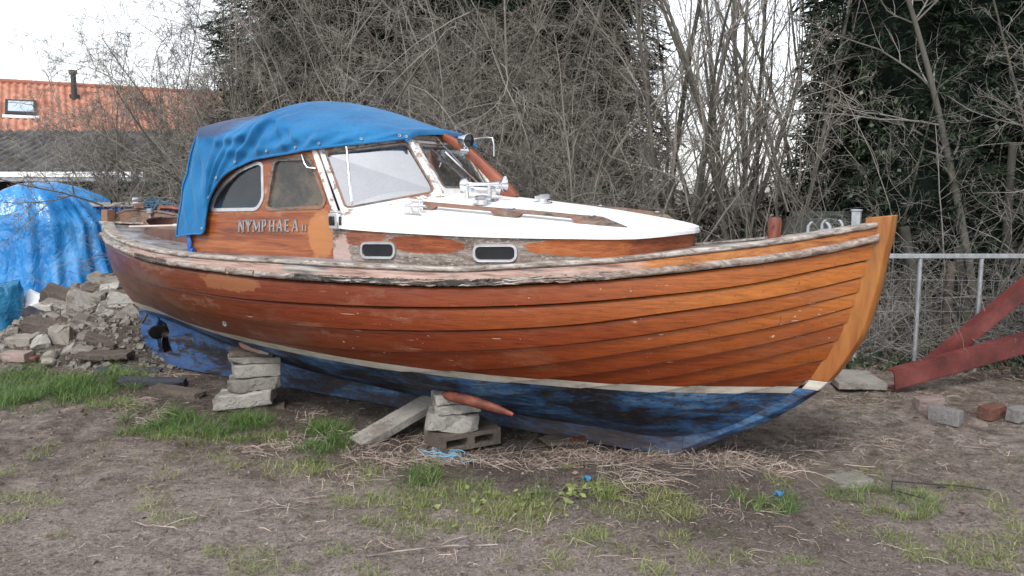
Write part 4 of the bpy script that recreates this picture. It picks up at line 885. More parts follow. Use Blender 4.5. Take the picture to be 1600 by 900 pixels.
# ------------------------------------------------------------------ terrain
def vnoise(x, y, seed=0):
    rs = np.random.RandomState(seed); T = rs.rand(256, 256)
    xi = np.floor(x).astype(int); yi = np.floor(y).astype(int); fx = x - xi; fy = y - yi
    fx = fx*fx*(3-2*fx); fy = fy*fy*(3-2*fy); a = lambda i, j: T[i % 256, j % 256]
    return (a(xi, yi)*(1-fx) + a(xi+1, yi)*fx)*(1-fy) + (a(xi, yi+1)*(1-fx) + a(xi+1, yi+1)*fx)*fy - .5
def sstep(x, a, b):
    t = np.clip((x - a)/(b - a), 0, 1); return t*t*(3-2*t)
def mound(x, y):
    x = np.asarray(x, float); y = np.asarray(y, float)
    h = np.minimum((y - 7.02)*.372, .66) * (1 - sstep(y, 8.9, 10.0))
    edge = sstep(x, -5.75, -4.75 + .0*y) * (1 - sstep(x, -3.9, -3.0))
    lim = sstep(y, 7.0, 7.4)
    return np.maximum(h, 0) * edge * lim
def gz(x, y):
    x = np.asarray(x, float); y = np.asarray(y, float)
    near = 1 - sstep(np.hypot(x, y - 6), 9, 16)
    z = (.055*vnoise(x*.9, y*.9, 1) + .035*vnoise(x*2.6, y*2.6, 2) + .022*vnoise(x*7, y*7, 3) + .012*vnoise(x*17, y*17, 4)) * near
    du = (x + 3.647)*.8517 - (y - 7.787)*.524; dv = -((x + 3.647)*.524 + (y - 7.787)*.8517)
    k = np.exp(-(dv/.45)**2) * sstep(du, -.4, .2) * (1 - sstep(du, 5.5, 6.1))
    z = z*(1 - .75*k) - .006*k - .012*np.exp(-((dv-.1)/1.0)**2)*sstep(du, -.6, .4)*(1 - sstep(du, 5.8, 7))
    z += .045*np.exp(-((x-.62)/.5)**2 - ((y-4.55)/.16)**2) + .03*np.exp(-((x-1.3)/.4)**2 - ((y-4.65)/.2)**2)
    z += .05*np.exp(-((x+3.3)/.7)**2 - ((y-6.9)/.22)**2)
    return z
def axis(a, b, c, d, st):
    lo = c - np.geomspace(.05, c - a + .05, 26)[::-1] + .05; hi = d + np.geomspace(.05, b - d + .05, 26) - .05
    return np.concatenate([lo[:-1], np.arange(c, d, st), hi[1:]])
gx = axis(-300, 300, -7.0, 6.5, .045); gy = axis(-40, 600, 2.4, 11.0, .045)
X, Y = np.meshgrid(gx, gy); Z = gz(X, Y) + mound(X, Y)
nx_, ny_ = len(gx), len(gy); idx = np.arange(nx_*ny_).reshape(ny_, nx_)
F = np.stack([idx[:-1, :-1], idx[:-1, 1:], idx[1:, 1:], idx[1:, :-1]], -1).reshape(-1, 4)
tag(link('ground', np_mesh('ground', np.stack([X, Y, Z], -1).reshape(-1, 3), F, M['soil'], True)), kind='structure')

# ------------------------------------------------------------------ stones, slabs, bricks
def rock_mesh(name, dims, kind, m, seed):
    rr = random.Random(seed); bm = bmesh.new(); a, b, c = dims
    if kind == 'rock':
        for i in range(26):
            v = Vector((rr.gauss(0, 1), rr.gauss(0, 1), rr.gauss(0, 1))).normalized(); e = .62
            v = Vector([math.copysign(abs(q)**e, q) for q in v]) * rr.uniform(.82, 1.05)
            bm.verts.new((v.x*a/2, v.y*b/2, v.z*c/2))
    else:
        j = .02 if kind == 'brick' else .09
        for sx in (-1, 1):
            for sy in (-1, 1):
                for sz in (-1, 1):
                    ch = rr.random() < (.12 if kind == 'brick' else .4)
                    p = Vector((sx*a/2*(1 - rr.uniform(0, j)), sy*b/2*(1 - rr.uniform(0, j)), sz*c/2*(1 - rr.uniform(0, j))))
                    if ch:
                        bm.verts.new(p - Vector((sx*a*rr.uniform(.06, .22), 0, 0))); bm.verts.new(p - Vector((0, sy*b*rr.uniform(.06, .22), 0)))
                    else: bm.verts.new(p)
    r_ = bmesh.ops.convex_hull(bm, input=bm.verts); bmesh.ops.delete(bm, geom=list({g for g in r_['geom_interior'] + r_['geom_unused'] if isinstance(g, bmesh.types.BMVert)}), context='VERTS')
    mn = min(dims)
    bmesh.ops.bevel(bm, geom=bm.edges[:], offset=mn*.055, segments=1, affect='EDGES', clamp_overlap=True)
    bmesh.ops.triangulate(bm, faces=bm.faces[:])
    bmesh.ops.subdivide_edges(bm, edges=[e for e in bm.edges if e.calc_length() > mn*.45], cuts=2)
    bmesh.ops.triangulate(bm, faces=bm.faces[:]); bmesh.ops.subdivide_edges(bm, edges=[e for e in bm.edges if e.calc_length() > mn*.6], cuts=2); bmesh.ops.triangulate(bm, faces=bm.faces[:])
    from mathutils import noise as mn_
    fr_ = 1.0/(mn*.9); of_ = Vector((seed*3.1, seed*1.7, seed*.9))
    for v in bm.verts: v.co += mn_.noise_vector(v.co*fr_ + of_) * mn*(.13 if kind != 'brick' else .05) + mn_.noise_vector(v.co*fr_*3 + of_) * mn*(.05 if kind != 'brick' else .025)
    for v in bm.verts:
        n = Vector((rr.uniform(-1, 1), rr.uniform(-1, 1), rr.uniform(-1, 1))); v.co += n * mn * (.030 if kind != 'brick' else .016)
    me = bpy.data.meshes.new(name); bm.to_mesh(me); bm.free(); me.materials.append(m); shade(me, 28); return me
def rock(name, dims, kind, mat_, loc, rot, seed):
    o = link(name, rock_mesh(name, dims, kind, M[mat_], seed), None, loc); o.rotation_euler = tuple(R(a) for a in rot); return o
simple('dark', (.035, .037, .05), .8, 0, .3, 8, .01, 30)
LBL = {0: 'large flat square grey slab in the middle of the rubble heap', 1: 'pale flat slab on the heap just left of the boat stern', 2: 'whitish stone near the top of the rubble heap', 12: 'big rounded lump of rubble at the front of the heap',
       13: 'pinkish brick lying in the grass at the left front of the heap', 8: 'small light brick beside the white sheet', 9: 'long dark slab lying across the lower left of the heap', 15: 'reddish brown brick tilted on the heap beside the leaning slab', 7: 'dark bluish stone at the heap edge above the light brick',
       10: 'thick split stone slab standing at the left foot of the heap', 11: 'pale angular stone standing left of the big rounded rubble lump'}
for i, (x, y, z, w_, h_, yaw, tilt, roll, kd, mt_) in enumerate(STONES):
    h_ = max(h_, .05)*1.12; w_ *= 1.12; z += .045; y -= .05
    if kd == 'slab': dims = (w_*1.0, max(h_*1.35, w_*.55) if tilt > 25 else w_*.7, h_*.34 if tilt > 25 else h_*.8)
    elif kd == 'brick': dims = (w_*1.0, w_*.5, h_*.72)
    else: dims = (w_*1.08, max(w_, h_)*.9, h_*1.08)
    o = rock('paving_slab' if i in (0, 1) else 'brick' if kd == 'brick' else 'rubble_stone', dims, kd, mt_, (x, y, z), (tilt*.75, roll*-1.0, yaw), 100 + i)
    if i in LBL: tag(o, LBL[i], 'slab' if 'slab' in LBL[i] else 'brick' if 'brick' in LBL[i] else 'stone')
    else: tag(o, 'broken stone or concrete lump lying in the rubble heap', 'stone', 'broken lumps in the rubble heap')
# small grit on the heap: nobody could count it
def scatter_rocks(name, n, fpos, smin, smax, m, seed):
    rs = np.random.RandomState(seed)
    base = np.array([[-1,-1,-1],[1,-1,-1],[1,1,-1],[-1,1,-1],[-.7,-.8,1],[.8,-.6,.9],[.6,.8,1],[-.8,.6,.8]], float)
    fq = np.array([[0,3,2,1],[4,5,6,7],[0,1,5,4],[1,2,6,5],[2,3,7,6],[3,0,4,7]])
    P = fpos(rs, n); n = len(P); s_ = (smin * (smax/smin)**(rs.rand(n)**2.2))[:, None, None]
    V = base[None] * (1 + .5*(rs.rand(n, 8, 3) - .5)); an = rs.rand(n)*6.28; ca, sa = np.cos(an)[:, None], np.sin(an)[:, None]
    V = V * np.stack([np.ones(n), .5 + .6*rs.rand(n), .35 + .4*rs.rand(n)], -1)[:, None]; t = rs.uniform(-.5, .5, n)[:, None]
    x, y, z = V[..., 0], V[..., 1], V[..., 2]; x, z = x*np.cos(t) - z*np.sin(t), x*np.sin(t) + z*np.cos(t)
    V = np.stack([x*ca - y*sa, x*sa + y*ca, z], -1) * s_ * .5 + P[:, None]
    F = (fq[None] + (np.arange(n)*8)[:, None, None]).reshape(-1, 4)
    o = link(name, np_mesh(name, V.reshape(-1, 3), F, m)); tag(o, kind='stuff'); return o
def on_heap(rs, n):
    x = rs.uniform(-5.5, -3.2, n); y = rs.uniform(7.0, 9.0, n); m = mound(x, y); k = (m > .02); x, y = x[k], y[k]; return np.stack([x, y, gz(x, y) + mound(x, y) + .005], -1)
scatter_rocks('rubble', 3000, on_heap, .010, .085, M['rubble_stone'], 3)
def on_ground(rs, n):
    x = rs.uniform(-5, 5, n); y = 2.8 + 5.2*rs.rand(n)**1.4; return np.stack([x, y, gz(x, y) + mound(x, y) + .001], -1)
simple('pebble', (.24, .21, .195), .8, 0, .35, 3); scatter_rocks('gravel', 2600, on_ground, .004, .018, M['pebble'], 4)
scatter_rocks('soil_clods', 9000, on_ground, .005, .036, M['soil'], 9)

o = rock('leaning_slab', (.62, .06, .52), 'slab', 'concrete', (-3.84, 7.98, .16), (-24, 0, -14), 300); o.rotation_euler = (R(-30), R(40), R(-6)); tag(o, 'large pale concrete slab leaning on edge behind the blue rudder', 'slab')
o = rock('paving_slab', (.40, .46, .055), 'brick', 'concrete', (2.93, 6.72, .055), (2, 0, -4), 301); tag(o, 'flat square concrete slab on the ground behind the bow', 'slab')

# the two stacks of blocks holding the boat up
def blk(name, dims, loc, rot, mt_, lab, seed, cat='block', group=None, kd='brick'):
    o = rock(name, dims, kd, mt_, loc, rot, seed); tag(o, lab, cat, group); return o
# stack under the stern quarter: world spot about (-2.06, 5.98)
sx, sy = -2.05, 6.02
blk('timber_board', (.52, .24, .035), (sx+.03, sy+.02, .012), (0, 2, 12), 'brown_stone', 'rotten brown board at the bottom of the rear block stack', 401, 'board', kd='slab')
blk('concrete_block', (.44, .26, .11), (sx-.0, sy, .085), (3, -5, 6), 'pale_stone', 'broad rough pale block near the bottom of the rear stack', 402, kd='slab')
blk('concrete_block', (.40, .24, .105), (sx+.06, sy+.03, .195), (2, -3, 14), 'concrete', 'cracked notched slab block second from the bottom of the rear stack', 403, kd='slab')
blk('concrete_block', (.34, .24, .095), (sx+.07, sy+.05, .298), (0, 1, 24), 'pale_stone', 'clean pale block third up in the rear stack', 404)
blk('concrete_block', (.38, .26, .045), (sx+.05, sy+.08, .372), (0, 3, 24), 'concrete', 'thin split slab on the third block of the rear stack', 405, kd='slab')
blk('concrete_block', (.33, .24, .040), (sx+.02, sy+.10, .417), (0, 4, 20), 'brown_stone', 'thin brownish slab topmost in the rear stack close under the hull', 406, kd='slab')
# stack amidships: about (-.38, 5.1)
sx, sy = -.36, 5.16
# hollow block at the bottom
b = MB(); mp = lambda x, y, t: (x, t, y)
b.prism([[(-.22,-.055),(.22,-.055),(.22,.055),(-.22,.055)], rounded([(-.17,-.030),(-.02,-.030),(-.02,.024),(-.17,.024)], .012), rounded([(.03,-.030),(.17,-.030),(.17,.024),(.03,.024)], .012)], mp, -.13, .13)
o = b.build('hollow_block', M['brown_stone'], None, 30, .006); o.location = (sx+.03, sy-.01, .052); o.rotation_euler = (R(2), R(-1), R(28)); tag(o, 'brown grey hollow building block at the bottom of the front stack', 'block')
blk('concrete_block', (.35, .24, .115), (sx-.03, sy-.03, .168), (1, 2, 4), 'pale_stone', 'pale rough block in the middle of the front stack', 411, kd='slab')
blk('concrete_block', (.31, .25, .060), (sx-.01, sy-.02, .256), (0, -2, 10), 'pale_stone', 'pale grey lower split block near the top of the front stack', 412, kd='slab')
blk('concrete_block', (.32, .26, .065), (sx-.005, sy, .320), (-3, -3, 14), 'pale_stone', 'pale notched split block topmost in the front stack below the orange bilge keel', 413, kd='slab')
# leaning concrete plank
o = rock('concrete_plank', (.80, .17, .055), 'brick', 'concrete', (-.74, 5.36, .115), (0, 0, 0), 420); o.rotation_euler = (R(6), R(-17), R(42)); tag(o, 'long narrow concrete plank leaning from the ground onto the front block stack', 'plank')
o = rock('timber_board', (.34, .17, .02), 'slab', 'brown_stone', (.36, 5.18, .012), (3, 2, 22), 421); tag(o, 'flat brown board lying by the keel right of the front stack', 'board')
o = rock('timber_board', (.28, .03, .02), 'brick', 'orange', (.50, 5.20, .03), (2, -7, 36), 422); tag(o, 'thin reddish batten lying beside the keel', 'batten')
o = rock('stone_slab', (.42, .24, .06), 'slab', 'brown_stone', (1.66, 4.52, .0), (5, 3, -24), 423); tag(o, 'half buried brown stone slab in the soil right of the bow', 'slab')
o = rock('stone_slab', (.24, .18, .05), 'slab', 'concrete', (1.93, 4.42, .004), (-3, 0, 10), 424); tag(o, 'small grey half buried slab beside the larger brown one', 'slab')
for i, (x, y, dx, yaw, mt_, lab) in enumerate(((-3.05, 6.65, .55, 10, 'dark', 'dark rotten plank in the dirt below the rudder'), (-2.75, 6.42, .5, -18, 'brown_stone', 'brown rotten plank left of the rear block stack'), (-3.5, 7.15, .6, 5, 'dark', 'dark wet board at the foot of the leaning slab'))):
    o = rock('rotten_plank', (dx, .14, .05), 'slab', mt_, (x, y, float(gz(x, y)) + .02), (4, 3, yaw), 430 + i); tag(o, lab, 'plank')
# bricks on the right
for i, (x, y, z, yaw, mt_, lab) in enumerate(((3.16, 5.93, .05, 8, 'pink_brick', 'pinkish brick behind the pale grey one, by the red girder'), (3.15, 5.66, .058, 40, 'grey_brick', 'pale grey pink brick turned end on in front of another'), (3.52, 5.72, .05, 32, 'red_brick', 'dark red brick beside a grey brick at the right'), (3.68, 5.64, .05, 30, 'grey_brick', 'grey brick at the right edge, right of the dark red one'))):
    o = rock('brick', ((.21, .105, .10) if i != 1 else (.22, .10, .115)), 'brick', mt_, (x, y, z + float(gz(x, y))), (0, 0, yaw), 440 + i)
    if i == 1: o.rotation_euler = (0, 0, R(-52))
    tag(o, lab, 'brick')

# ------------------------------------------------------------------ steel girders
def girder(name, p0, p1, h, w_, lab, rollv=(0, 0, 1)):
    p0, p1 = Vector(p0), Vector(p1); ax = (p1-p0).normalized(); up = (Vector(rollv) - ax*Vector(rollv).dot(ax)).normalized(); sd_ = ax.cross(up)
    t = .012; sec = [(-w_/2,-h/2),(w_/2,-h/2),(w_/2,-h/2+t),(-w_/2+t,-h/2+t),(-w_/2+t,h/2-t),(w_/2,h/2-t),(w_/2,h/2),(-w_/2,h/2)]
    b = MB(); P = [[q + sd_*x + up*y for x, y in sec] for q in (p0, p1)]; b.grid(P, wrap=True)
    for k in (0, 1): b.f += [tuple(8*k + j for j in f) for f in ((0,1,2,3),(0,3,4,7),(4,5,6,7))]
    o = b.build(name, M['steel_red'], None, 20); tag(o, lab, 'girder'); return o
girder('steel_girder', (3.12, 6.46, .115), (6.4, 7.4, .69), .17, -.08, 'red oxide steel channel lying low, its end on the ground')
girder('steel_girder', (3.62, 6.98, .03), (5.25, 7.12, 1.38), .145, -.08, 'red oxide steel channel propped up steeply behind the low one', (0, 0, 1))

# ------------------------------------------------------------------ fences
fx = empty('metal_railing', (3.3, 7.22, 0)); tag(fx, 'galvanised metal railing with square posts behind the bow', 'railing')
b = MB(); b.box((1.45, 0, 1.075), (3.5, .045, .042)); b.build('top_rail', M['galvanised'], fx, 20, .004)
for i in range(6):
    x = -.16 + .555*i; b = MB(); b.tube([(x, 0, -.05), (x, 0, 1.052)], .021, 12); b.build('post', M['galvanised'], fx, 60)
fx = empty('wire_fence', (3.0, 7.72, 0)); tag(fx, 'rusty wire mesh stock fence strung behind the metal railing', 'fence')
b = MB(); rr = random.Random(2)
for z in (.18, .34, .50, .64, .80):
    b.tube([(x, rr.uniform(-.02, .02), z + rr.uniform(-.012, .012)) for x in np.arange(-1.2, 4.3, .22)], .0028, 4)
for x in np.arange(-1.2, 4.3, .16):
    b.tube([(x, 0, 0), (x + rr.uniform(-.02, .02), .01, .82)], .0022, 4)
b.build('wire_mesh', M['galvanised'], fx, 60)
for x in (-1.0, 1.25, 3.4):
    b = MB(); b.tube([(x, .03, -.1), (x+.02, .03, .98)], [.05, .043], 9); b.build('post', M['rotten_wood'], fx, 60)
# pale green board seen through the twigs behind the foredeck
o = MB(); o.box((0, 0, .72), (1.0, .03, 1.40)); o.box((0, -.02, 1.40), (1.1, .02, .06)); o.box((-.52, -.02, .72), (.06, .02, 1.4)); o.box((.52, -.02, .72), (.06, .02, 1.4))
simple('green_board', (.06,.075,.068), .7, 0, .25, 5); o = o.build('shed_board', M['green_board'], None, 20); o.location = (3.72, 9.3, 0); tag(o, 'pale grey green board standing among the twigs beyond the foredeck', 'board')
# blue corrugated sheeting left of the stern
fx = empty('sheet_screen', (-5.0, 10.1, 0)); tag(fx, 'low blue ribbed sheet screen with a pale top rail beside the tarpaulin', 'screen')
b = MB(); P = []
for i in range(200):
    x = -.75 + 1.5*i/199; y = .02*max(-1, min(1, 3*math.sin(x*2*math.pi/.10)))
    P.append([(x, y, .0), (x, y, 1.47)])
b.grid(P); b.build('ribbed_sheet', M['sheet_blue'], fx, 20); b = MB(); b.box((0, -.01, 1.495), (1.52, .07, .05)); b.build('top_rail', M['pale_stone'], fx)
b = MB(); rr = random.Random(8)
for k in range(26):
    p = Vector((-4.55 + rr.uniform(-.12, .30), 10.0 + rr.uniform(-.05, .05), 1.50 + rr.uniform(-.04, .04))); P = [p]
    for j in range(5): P.append(P[-1] + Vector((rr.uniform(-.05, .09), rr.uniform(-.04, .04), rr.uniform(-.045, .035))))
    b.tube(P, .006, 5)
tag(b.build('frayed_rope', M['rope_blue'], None, 60), 'frayed bright blue rope bunched at the end of the blue screen', 'rope')

# ------------------------------------------------------------------ tarpaulin over a pile, bag, sheet
def tarp():
    N, K = 260, 90; rs = np.random.RandomState(5); th = np.linspace(0, 2*np.pi, N, endpoint=False); V = np.zeros((K, N, 3))
    foldp = [(rs.randint(7, 34), rs.rand()*6.28, rs.uniform(.3, 1)) for _ in range(12)]
    for i in range(K):
        q = i/(K-1)            # 0 top centre -> 1 ground
        ra = min(1, (q/.45))**.80 if q < .45 else 1 + .13*((q-.45)/.55)**1.3
        zz = 1 - .10*(min(q, .45)/.45)**2 - .20*max(0, min((q-.30)/.2, 1))**1.6 * (1 if q < .5 else 1) - max(0, (q-.45)/.55)*.72
        c, s_ = np.cos(th), np.sin(th); e = .62
        x = 1.28*np.sign(c)*np.abs(c)**e*ra; y = .82*np.sign(s_)*np.abs(s_)**e*ra
        f = sum(a*np.sin(k*th + p + 2.2*q*np.sin(k)) for k, p, a in foldp)*.017*(q**.8)*(1 + 1.0*(q > .45)*(q-.45))
        f += .10*(vnoise(th*2.0 + 5 + q*1.5, q*2.6 + 0*th, 6)) + .045*vnoise(th*6 + q*7, q*3 + 0*th, 7)
        top = 1.62 + .16*np.exp(-((x-.50)/.45)**2) - .06*np.exp(-((x+.25)/.35)**2)
        z = top*zz + (.05*vnoise(x*3, y*3, 8) + .03*vnoise(x*8, y*8, 9))*(1 - q)
        V[i] = np.stack([x + c*f, y + s_*f, np.maximum(z, .0)], -1)
    idx = np.arange(K*N).reshape(K, N); F = np.stack([idx[:-1], np.roll(idx, -1, 1)[:-1], np.roll(idx, -1, 1)[1:], idx[1:]], -1).reshape(-1, 4)
    return np_mesh('tarpaulin', V.reshape(-1, 3), F, M['tarp'], True)
o = link('tarpaulin', tarp(), None, (-6.30, 10.15, 0)); tag(o, 'shiny wrinkled blue tarpaulin draped over a tall pile', 'tarpaulin')
b = MB(); P = []; rr = random.Random(3)
for i in range(22):
    q = i/21; row = []
    for j in range(36):
        a_ = 2*math.pi*j/36; r_ = .23*(1 + .10*math.sin(q*3.1) - .06*(q > .9)) * (1 + .05*math.sin(5*a_ + q*3) + .035*math.sin(11*a_ - q*5)) + rr.uniform(-.004, .004)
        z = .64*q + (.025*math.sin(2*a_) if q > .8 else 0)
        row.append((r_*math.cos(a_), r_*math.sin(a_)*.9, z))
    P.append(row)
for sc_, dz in ((.93, -.01), (.85, -.06)): P.append([(p[0]*sc_, p[1]*sc_, p[2]+dz) for p in P[21]])
P.append([(0, 0, .56)]*36); b.grid(P, wrap=True); o = b.build('plastic_bag', M['bag_blue'], None, 180); o.location = (-5.72, 8.85, .0); tag(o, 'full dark blue plastic sack with an open top standing by the tarpaulin', 'sack')
b = MB(); P = [[(.5*u - .25 + .02*math.sin(v*9), .35*v - .1, .30*(1-v) + .04*math.sin(u*7 + v*3)) for v in np.linspace(0, 1, 8)] for u in np.linspace(0, 1, 12)]
b.grid(P); o = b.build('white_sheet', M['white_cloth'], None, 180); o.location = (-5.28, 9.02, .22); o.rotation_euler = (0, 0, R(180)); s_ = o.modifiers.new('Solid', 'SOLIDIFY'); s_.thickness = .01; tag(o, 'white plastic sheet between the blue sack and the rubble', 'sheet')

# pole lying on the aft deck
def onboat(u, v, w): 
    p = BA + BD*u - Vector((-BD.y, BD.x, 0))*v; return Vector((p.x, p.y, w))
b = MB(); b.tube([onboat(.37, .31, 1.335), onboat(1.30, .50, 1.372)], .011, 8); b.tube([onboat(1.27, .494, 1.371), onboat(1.36, .51, 1.375)], .017, 8)
tag(b.build('boat_hook', M['pale_wood'], None, 60), 'thin pale pole lying across the aft cockpit coaming', 'pole')

# blue twine on the ground in front of the front stack
b = MB(); rr = random.Random(12)
for k in range(22):
    p = Vector((-.44 + rr.uniform(-.10, .12), 4.93 + rr.uniform(-.05, .06), .03 + float(gz(-.44, 4.93)))); P = [p]; d = rr.uniform(0, 6.28)
    for j in range(6): d += rr.uniform(-.9, .9); P.append(P[-1] + Vector((.032*math.cos(d), .022*math.sin(d), rr.uniform(-.010, .012))))
    b.tube(P, .0025, 4)
simple('twine_blue', (.16, .36, .50), .7, 0, .3, 30)
tag(b.build('tangled_twine', M['twine_blue'], None, 60), 'tangle of pale blue twine at the foot of the front block stack', 'twine')
for i, (x, y, lab) in enumerate(((.42, 4.38, 'small blue scrap of plastic in the grass left of the green weeds'), (1.44, 4.16, 'bright blue scrap of plastic in the grass right of the bow'))):
    b = MB(); P = [[(x + .04*(u-.5) + .008*math.sin(v*5), y + .03*(v-.5), float(gz(x, y)) + .02 + .015*math.sin(u*6 + v*4 + i)) for v in np.linspace(0, 1, 6)] for u in np.linspace(0, 1, 7)]
    b.grid(P); o = b.build('plastic_scrap', M['rope_blue'], None, 180); tag(o, lab, 'scrap'); s_ = o.modifiers.new('Solid', 'SOLIDIFY'); s_.thickness = .002
# weathered sticks lying about
rr = random.Random(21)
STK = [((.55, 4.30), .42, 12, 'forked grey stick lying in the grass before the keel'), ((.75, 4.62), .55, 20, 'long pale curved stick before the forefoot of the boat'), ((-.45, 3.55), .75, 4, 'thin bent grey wire like stick in the foreground'), ((2.55, 3.75), .4, 40, 'thin curved stalk on the bare soil at the right'), ((-1.75, 3.75), .3, -25, 'pale short stick on the soil at the left')]
for (x, y), l_, an, lab in STK:
    P = []; a_ = R(an); 
    for j in range(9): 
        t = j/8 - .5; P.append((x + l_*t*math.cos(a_) + rr.uniform(-.01, .01), y + l_*t*math.sin(a_) + .05*math.sin(t*5)*l_, float(gz(x, y)) + .018 + rr.uniform(0, .014)))
    b = MB(); b.tube(P, [.002 + .0022*math.sin(math.pi*(j+1)/10) for j in range(9)], 6); b.tube([P[5], (P[5][0]+.08, P[5][1]+.04, P[5][2]+.02), (P[5][0]+.15, P[5][1]+.05, P[5][2]+.03)], [.0028, .002, .001], 5)
    tag(b.build('stick', M['silvered_wood'], None, 60), lab, 'stick')
b = MB(); b.tube([(2.15, 4.36, .03), (2.35, 4.30, .032), (2.50, 4.28, .03), (2.62, 4.22, .028)], .005, 6); b.tube([(2.15, 4.36, .03), (2.08, 4.22, .03), (2.2, 4.10, .028)], .004, 6); tag(b.build('cable', M['black_rubber'], None, 60), 'short length of black cable in the soil right of the half buried slabs', 'cable')
# ------------------------------------------------------------------ woody plants
def unit(a): return a / np.maximum(np.linalg.norm(a, axis=-1, keepdims=True), 1e-9)
def paths(rs, P0, D, Ln, K, curve, bias):
    """n random-walk polylines: (n,K,3)"""
    n = len(P0); out = np.zeros((n, K, 3)); out[:, 0] = P0; d = unit(D.copy()); w = rs.normal(0, 1, (n, 3))
    for i in range(1, K):
        w = .6*w + .8*rs.normal(0, 1, (n, 3)); d = unit(d + curve*w + np.array(bias)/K)
        out[:, i] = out[:, i-1] + d*(Ln/(K-1))[:, None]
    return out
def tubes(paths_, r0, r1, sides):
    n, K, _ = paths_.shape; t = np.linspace(0, 1, K)[None]; r = r0[:, None]*(1-t) + r1[:, None]*t
    T = np.gradient(paths_, axis=1); T = unit(T); ref = np.where(np.abs(T[..., 2:3]) < .8, np.array([0, 0, 1.]), np.array([1., 0, 0]))
    A = unit(np.cross(T, ref)); B = np.cross(T, A); q = 2*np.pi*np.arange(sides)/sides
    V = paths_[:, :, None] + (A[:, :, None]*np.cos(q)[None, None, :, None] + B[:, :, None]*np.sin(q)[None, None, :, None])*r[:, :, None, None]
    base = (np.arange(n)*K*sides)[:, None, None] + (np.arange(K-1)*sides)[None, :, None]; j = np.arange(sides)[None, None]; k = (j+1) % sides
    F = np.stack([base + j, base + k, base + sides + k, base + sides + j], -1).reshape(-1, 4)
    return V.reshape(-1, 3), F
def children(rs, P, m, t0, t1, ang, Lpar, lf, shrink=.5):
    n, K, _ = P.shape; pi = np.repeat(np.arange(n), m); N = len(pi); t = rs.uniform(t0, t1, N); x = t*(K-1); i = np.minimum(x.astype(int), K-2); f = (x - i)[:, None]
    p = P[pi, i]*(1-f) + P[pi, i+1]*f; d = unit(P[pi, i+1] - P[pi, i]); r = unit(np.cross(d, rs.normal(0, 1, (N, 3))))
    a = rs.uniform(ang[0], ang[1], N)[:, None]; D = d*np.cos(a) + r*np.sin(a)
    L_ = Lpar[pi]*lf*rs.uniform(.5, 1.2, N)*(1 - shrink*t); return p, D, L_, pi, t
def plant(seed, P0, D0, L0, R0, levels, K0=10, curve0=.10, bias0=(0, 0, .3), split=1):
    """returns (trunk V,F,tint) and (crown V,F,tint)"""
    rs = np.random.RandomState(seed); P0 = np.array(P0, float); D0 = np.array(D0, float); L0 = np.array(L0, float); R0 = np.array(R0, float)
    cur = paths(rs, P0, D0, L0, K0, curve0, bias0); sets = []; V, F = tubes(cur, R0, R0*.22, 7); sets.append((V, F, np.repeat(rs.rand(len(cur)), K0*7), 0))
    Lc, Rc = L0, R0
    for li, (m, K, t0, t1, ang, lf, rf, curve, bias, sides) in enumerate(levels):
        p, D, Ln, pi, t = children(rs, cur, m, t0, t1, ang, Lc, lf)
        Rn = np.maximum(Rc[pi]*(1 - .7*t)*rf, .0016)
        cur = paths(rs, p, D, Ln, K, curve, bias); V, F = tubes(cur, Rn, np.maximum(Rn*.35, .0011), sides)
        sets.append((V, F, np.repeat(rs.rand(len(cur)), K*sides), li+1)); Lc, Rc = Ln, Rn
    def cat(ss):
        o = 0; Vs, Fs, Ts = [], [], []
        for V, F, T, _ in ss: Vs.append(V); Fs.append(F + o); Ts.append(T); o += len(V)
        return np.concatenate(Vs), np.concatenate(Fs), np.concatenate(Ts)
    return cat(sets[:split]), cat(sets[split:])
def plant_meshes(nm, m0, m1, *a, **k):
    t, c = plant(*a, **k); return np_mesh(nm + '_stem', t[0], t[1], M[m0], True, t[2]), np_mesh(nm + '_crown', c[0], c[1], M[m1], False, c[2])
def put(name, meshes, x, y, rz, sc, label, cat, group=None, parts=('trunk', 'crown')):
    o = empty(name, (x, y, float(gz(x, y)) - .03), rz); o.scale = sc if hasattr(sc, '__len__') else (sc,)*3
    for pn, me in zip(parts + ('inner_foliage',), meshes): link(pn, me, o)
    tag(o, label, cat, group); return o
def fan(rs, n, spread, tilt, r):
    a = rs.uniform(0, 6.28, n); P = np.stack([r*np.cos(a), r*np.sin(a), np.zeros(n)], -1); s_ = rs.uniform(*tilt, n)
    D = np.stack([np.cos(a)*s_, np.sin(a)*s_, np.ones(n)], -1); return P, D
# A: thorn thicket bush, arching tangled twigs
BUSH = []
for sd in range(5):
    rs = np.random.RandomState(50 + sd); n = 11; P, D = fan(rs, n, 1, (.08, .58), .25)
    BUSH.append(plant_meshes('bush', 'twig_bark', 'twig_bark', 60 + sd, P, D, rs.uniform(2.6, 5.0, n), rs.uniform(.011, .026, n),
        [(9, 8, .15, 1, (.4, 1.1), .46, .5, .18, (0, 0, .15), 4), (9, 6, .1, 1, (.4, 1.3), .50, .56, .24, (0, 0, -.15), 3), (9, 5, .1, 1, (.4, 1.3), .50, .58, .28, (0, 0, -.1), 3)], 12, .09, (0, 0, .1)))
LB = []
for sd in range(2):
    rs = np.random.RandomState(250 + sd); n = 7; P, D = fan(rs, n, 1, (.05, .42), .10)
    LB.append(plant_meshes('roundbush', 'twig_bark', 'twig_bark', 260 + sd, P, D, rs.uniform(2.5, 3.7, n), rs.uniform(.012, .020, n),
        [(14, 8, .2, 1, (.3, 1.0), .45, .55, .16, (0, 0, .25), 4), (11, 6, .1, 1, (.4, 1.2), .48, .66, .2, (0, 0, .1), 3), (8, 5, .1, 1, (.4, 1.3), .48, .74, .24, (0, 0, 0), 3)], 12, .13, (0, 0, .2)))
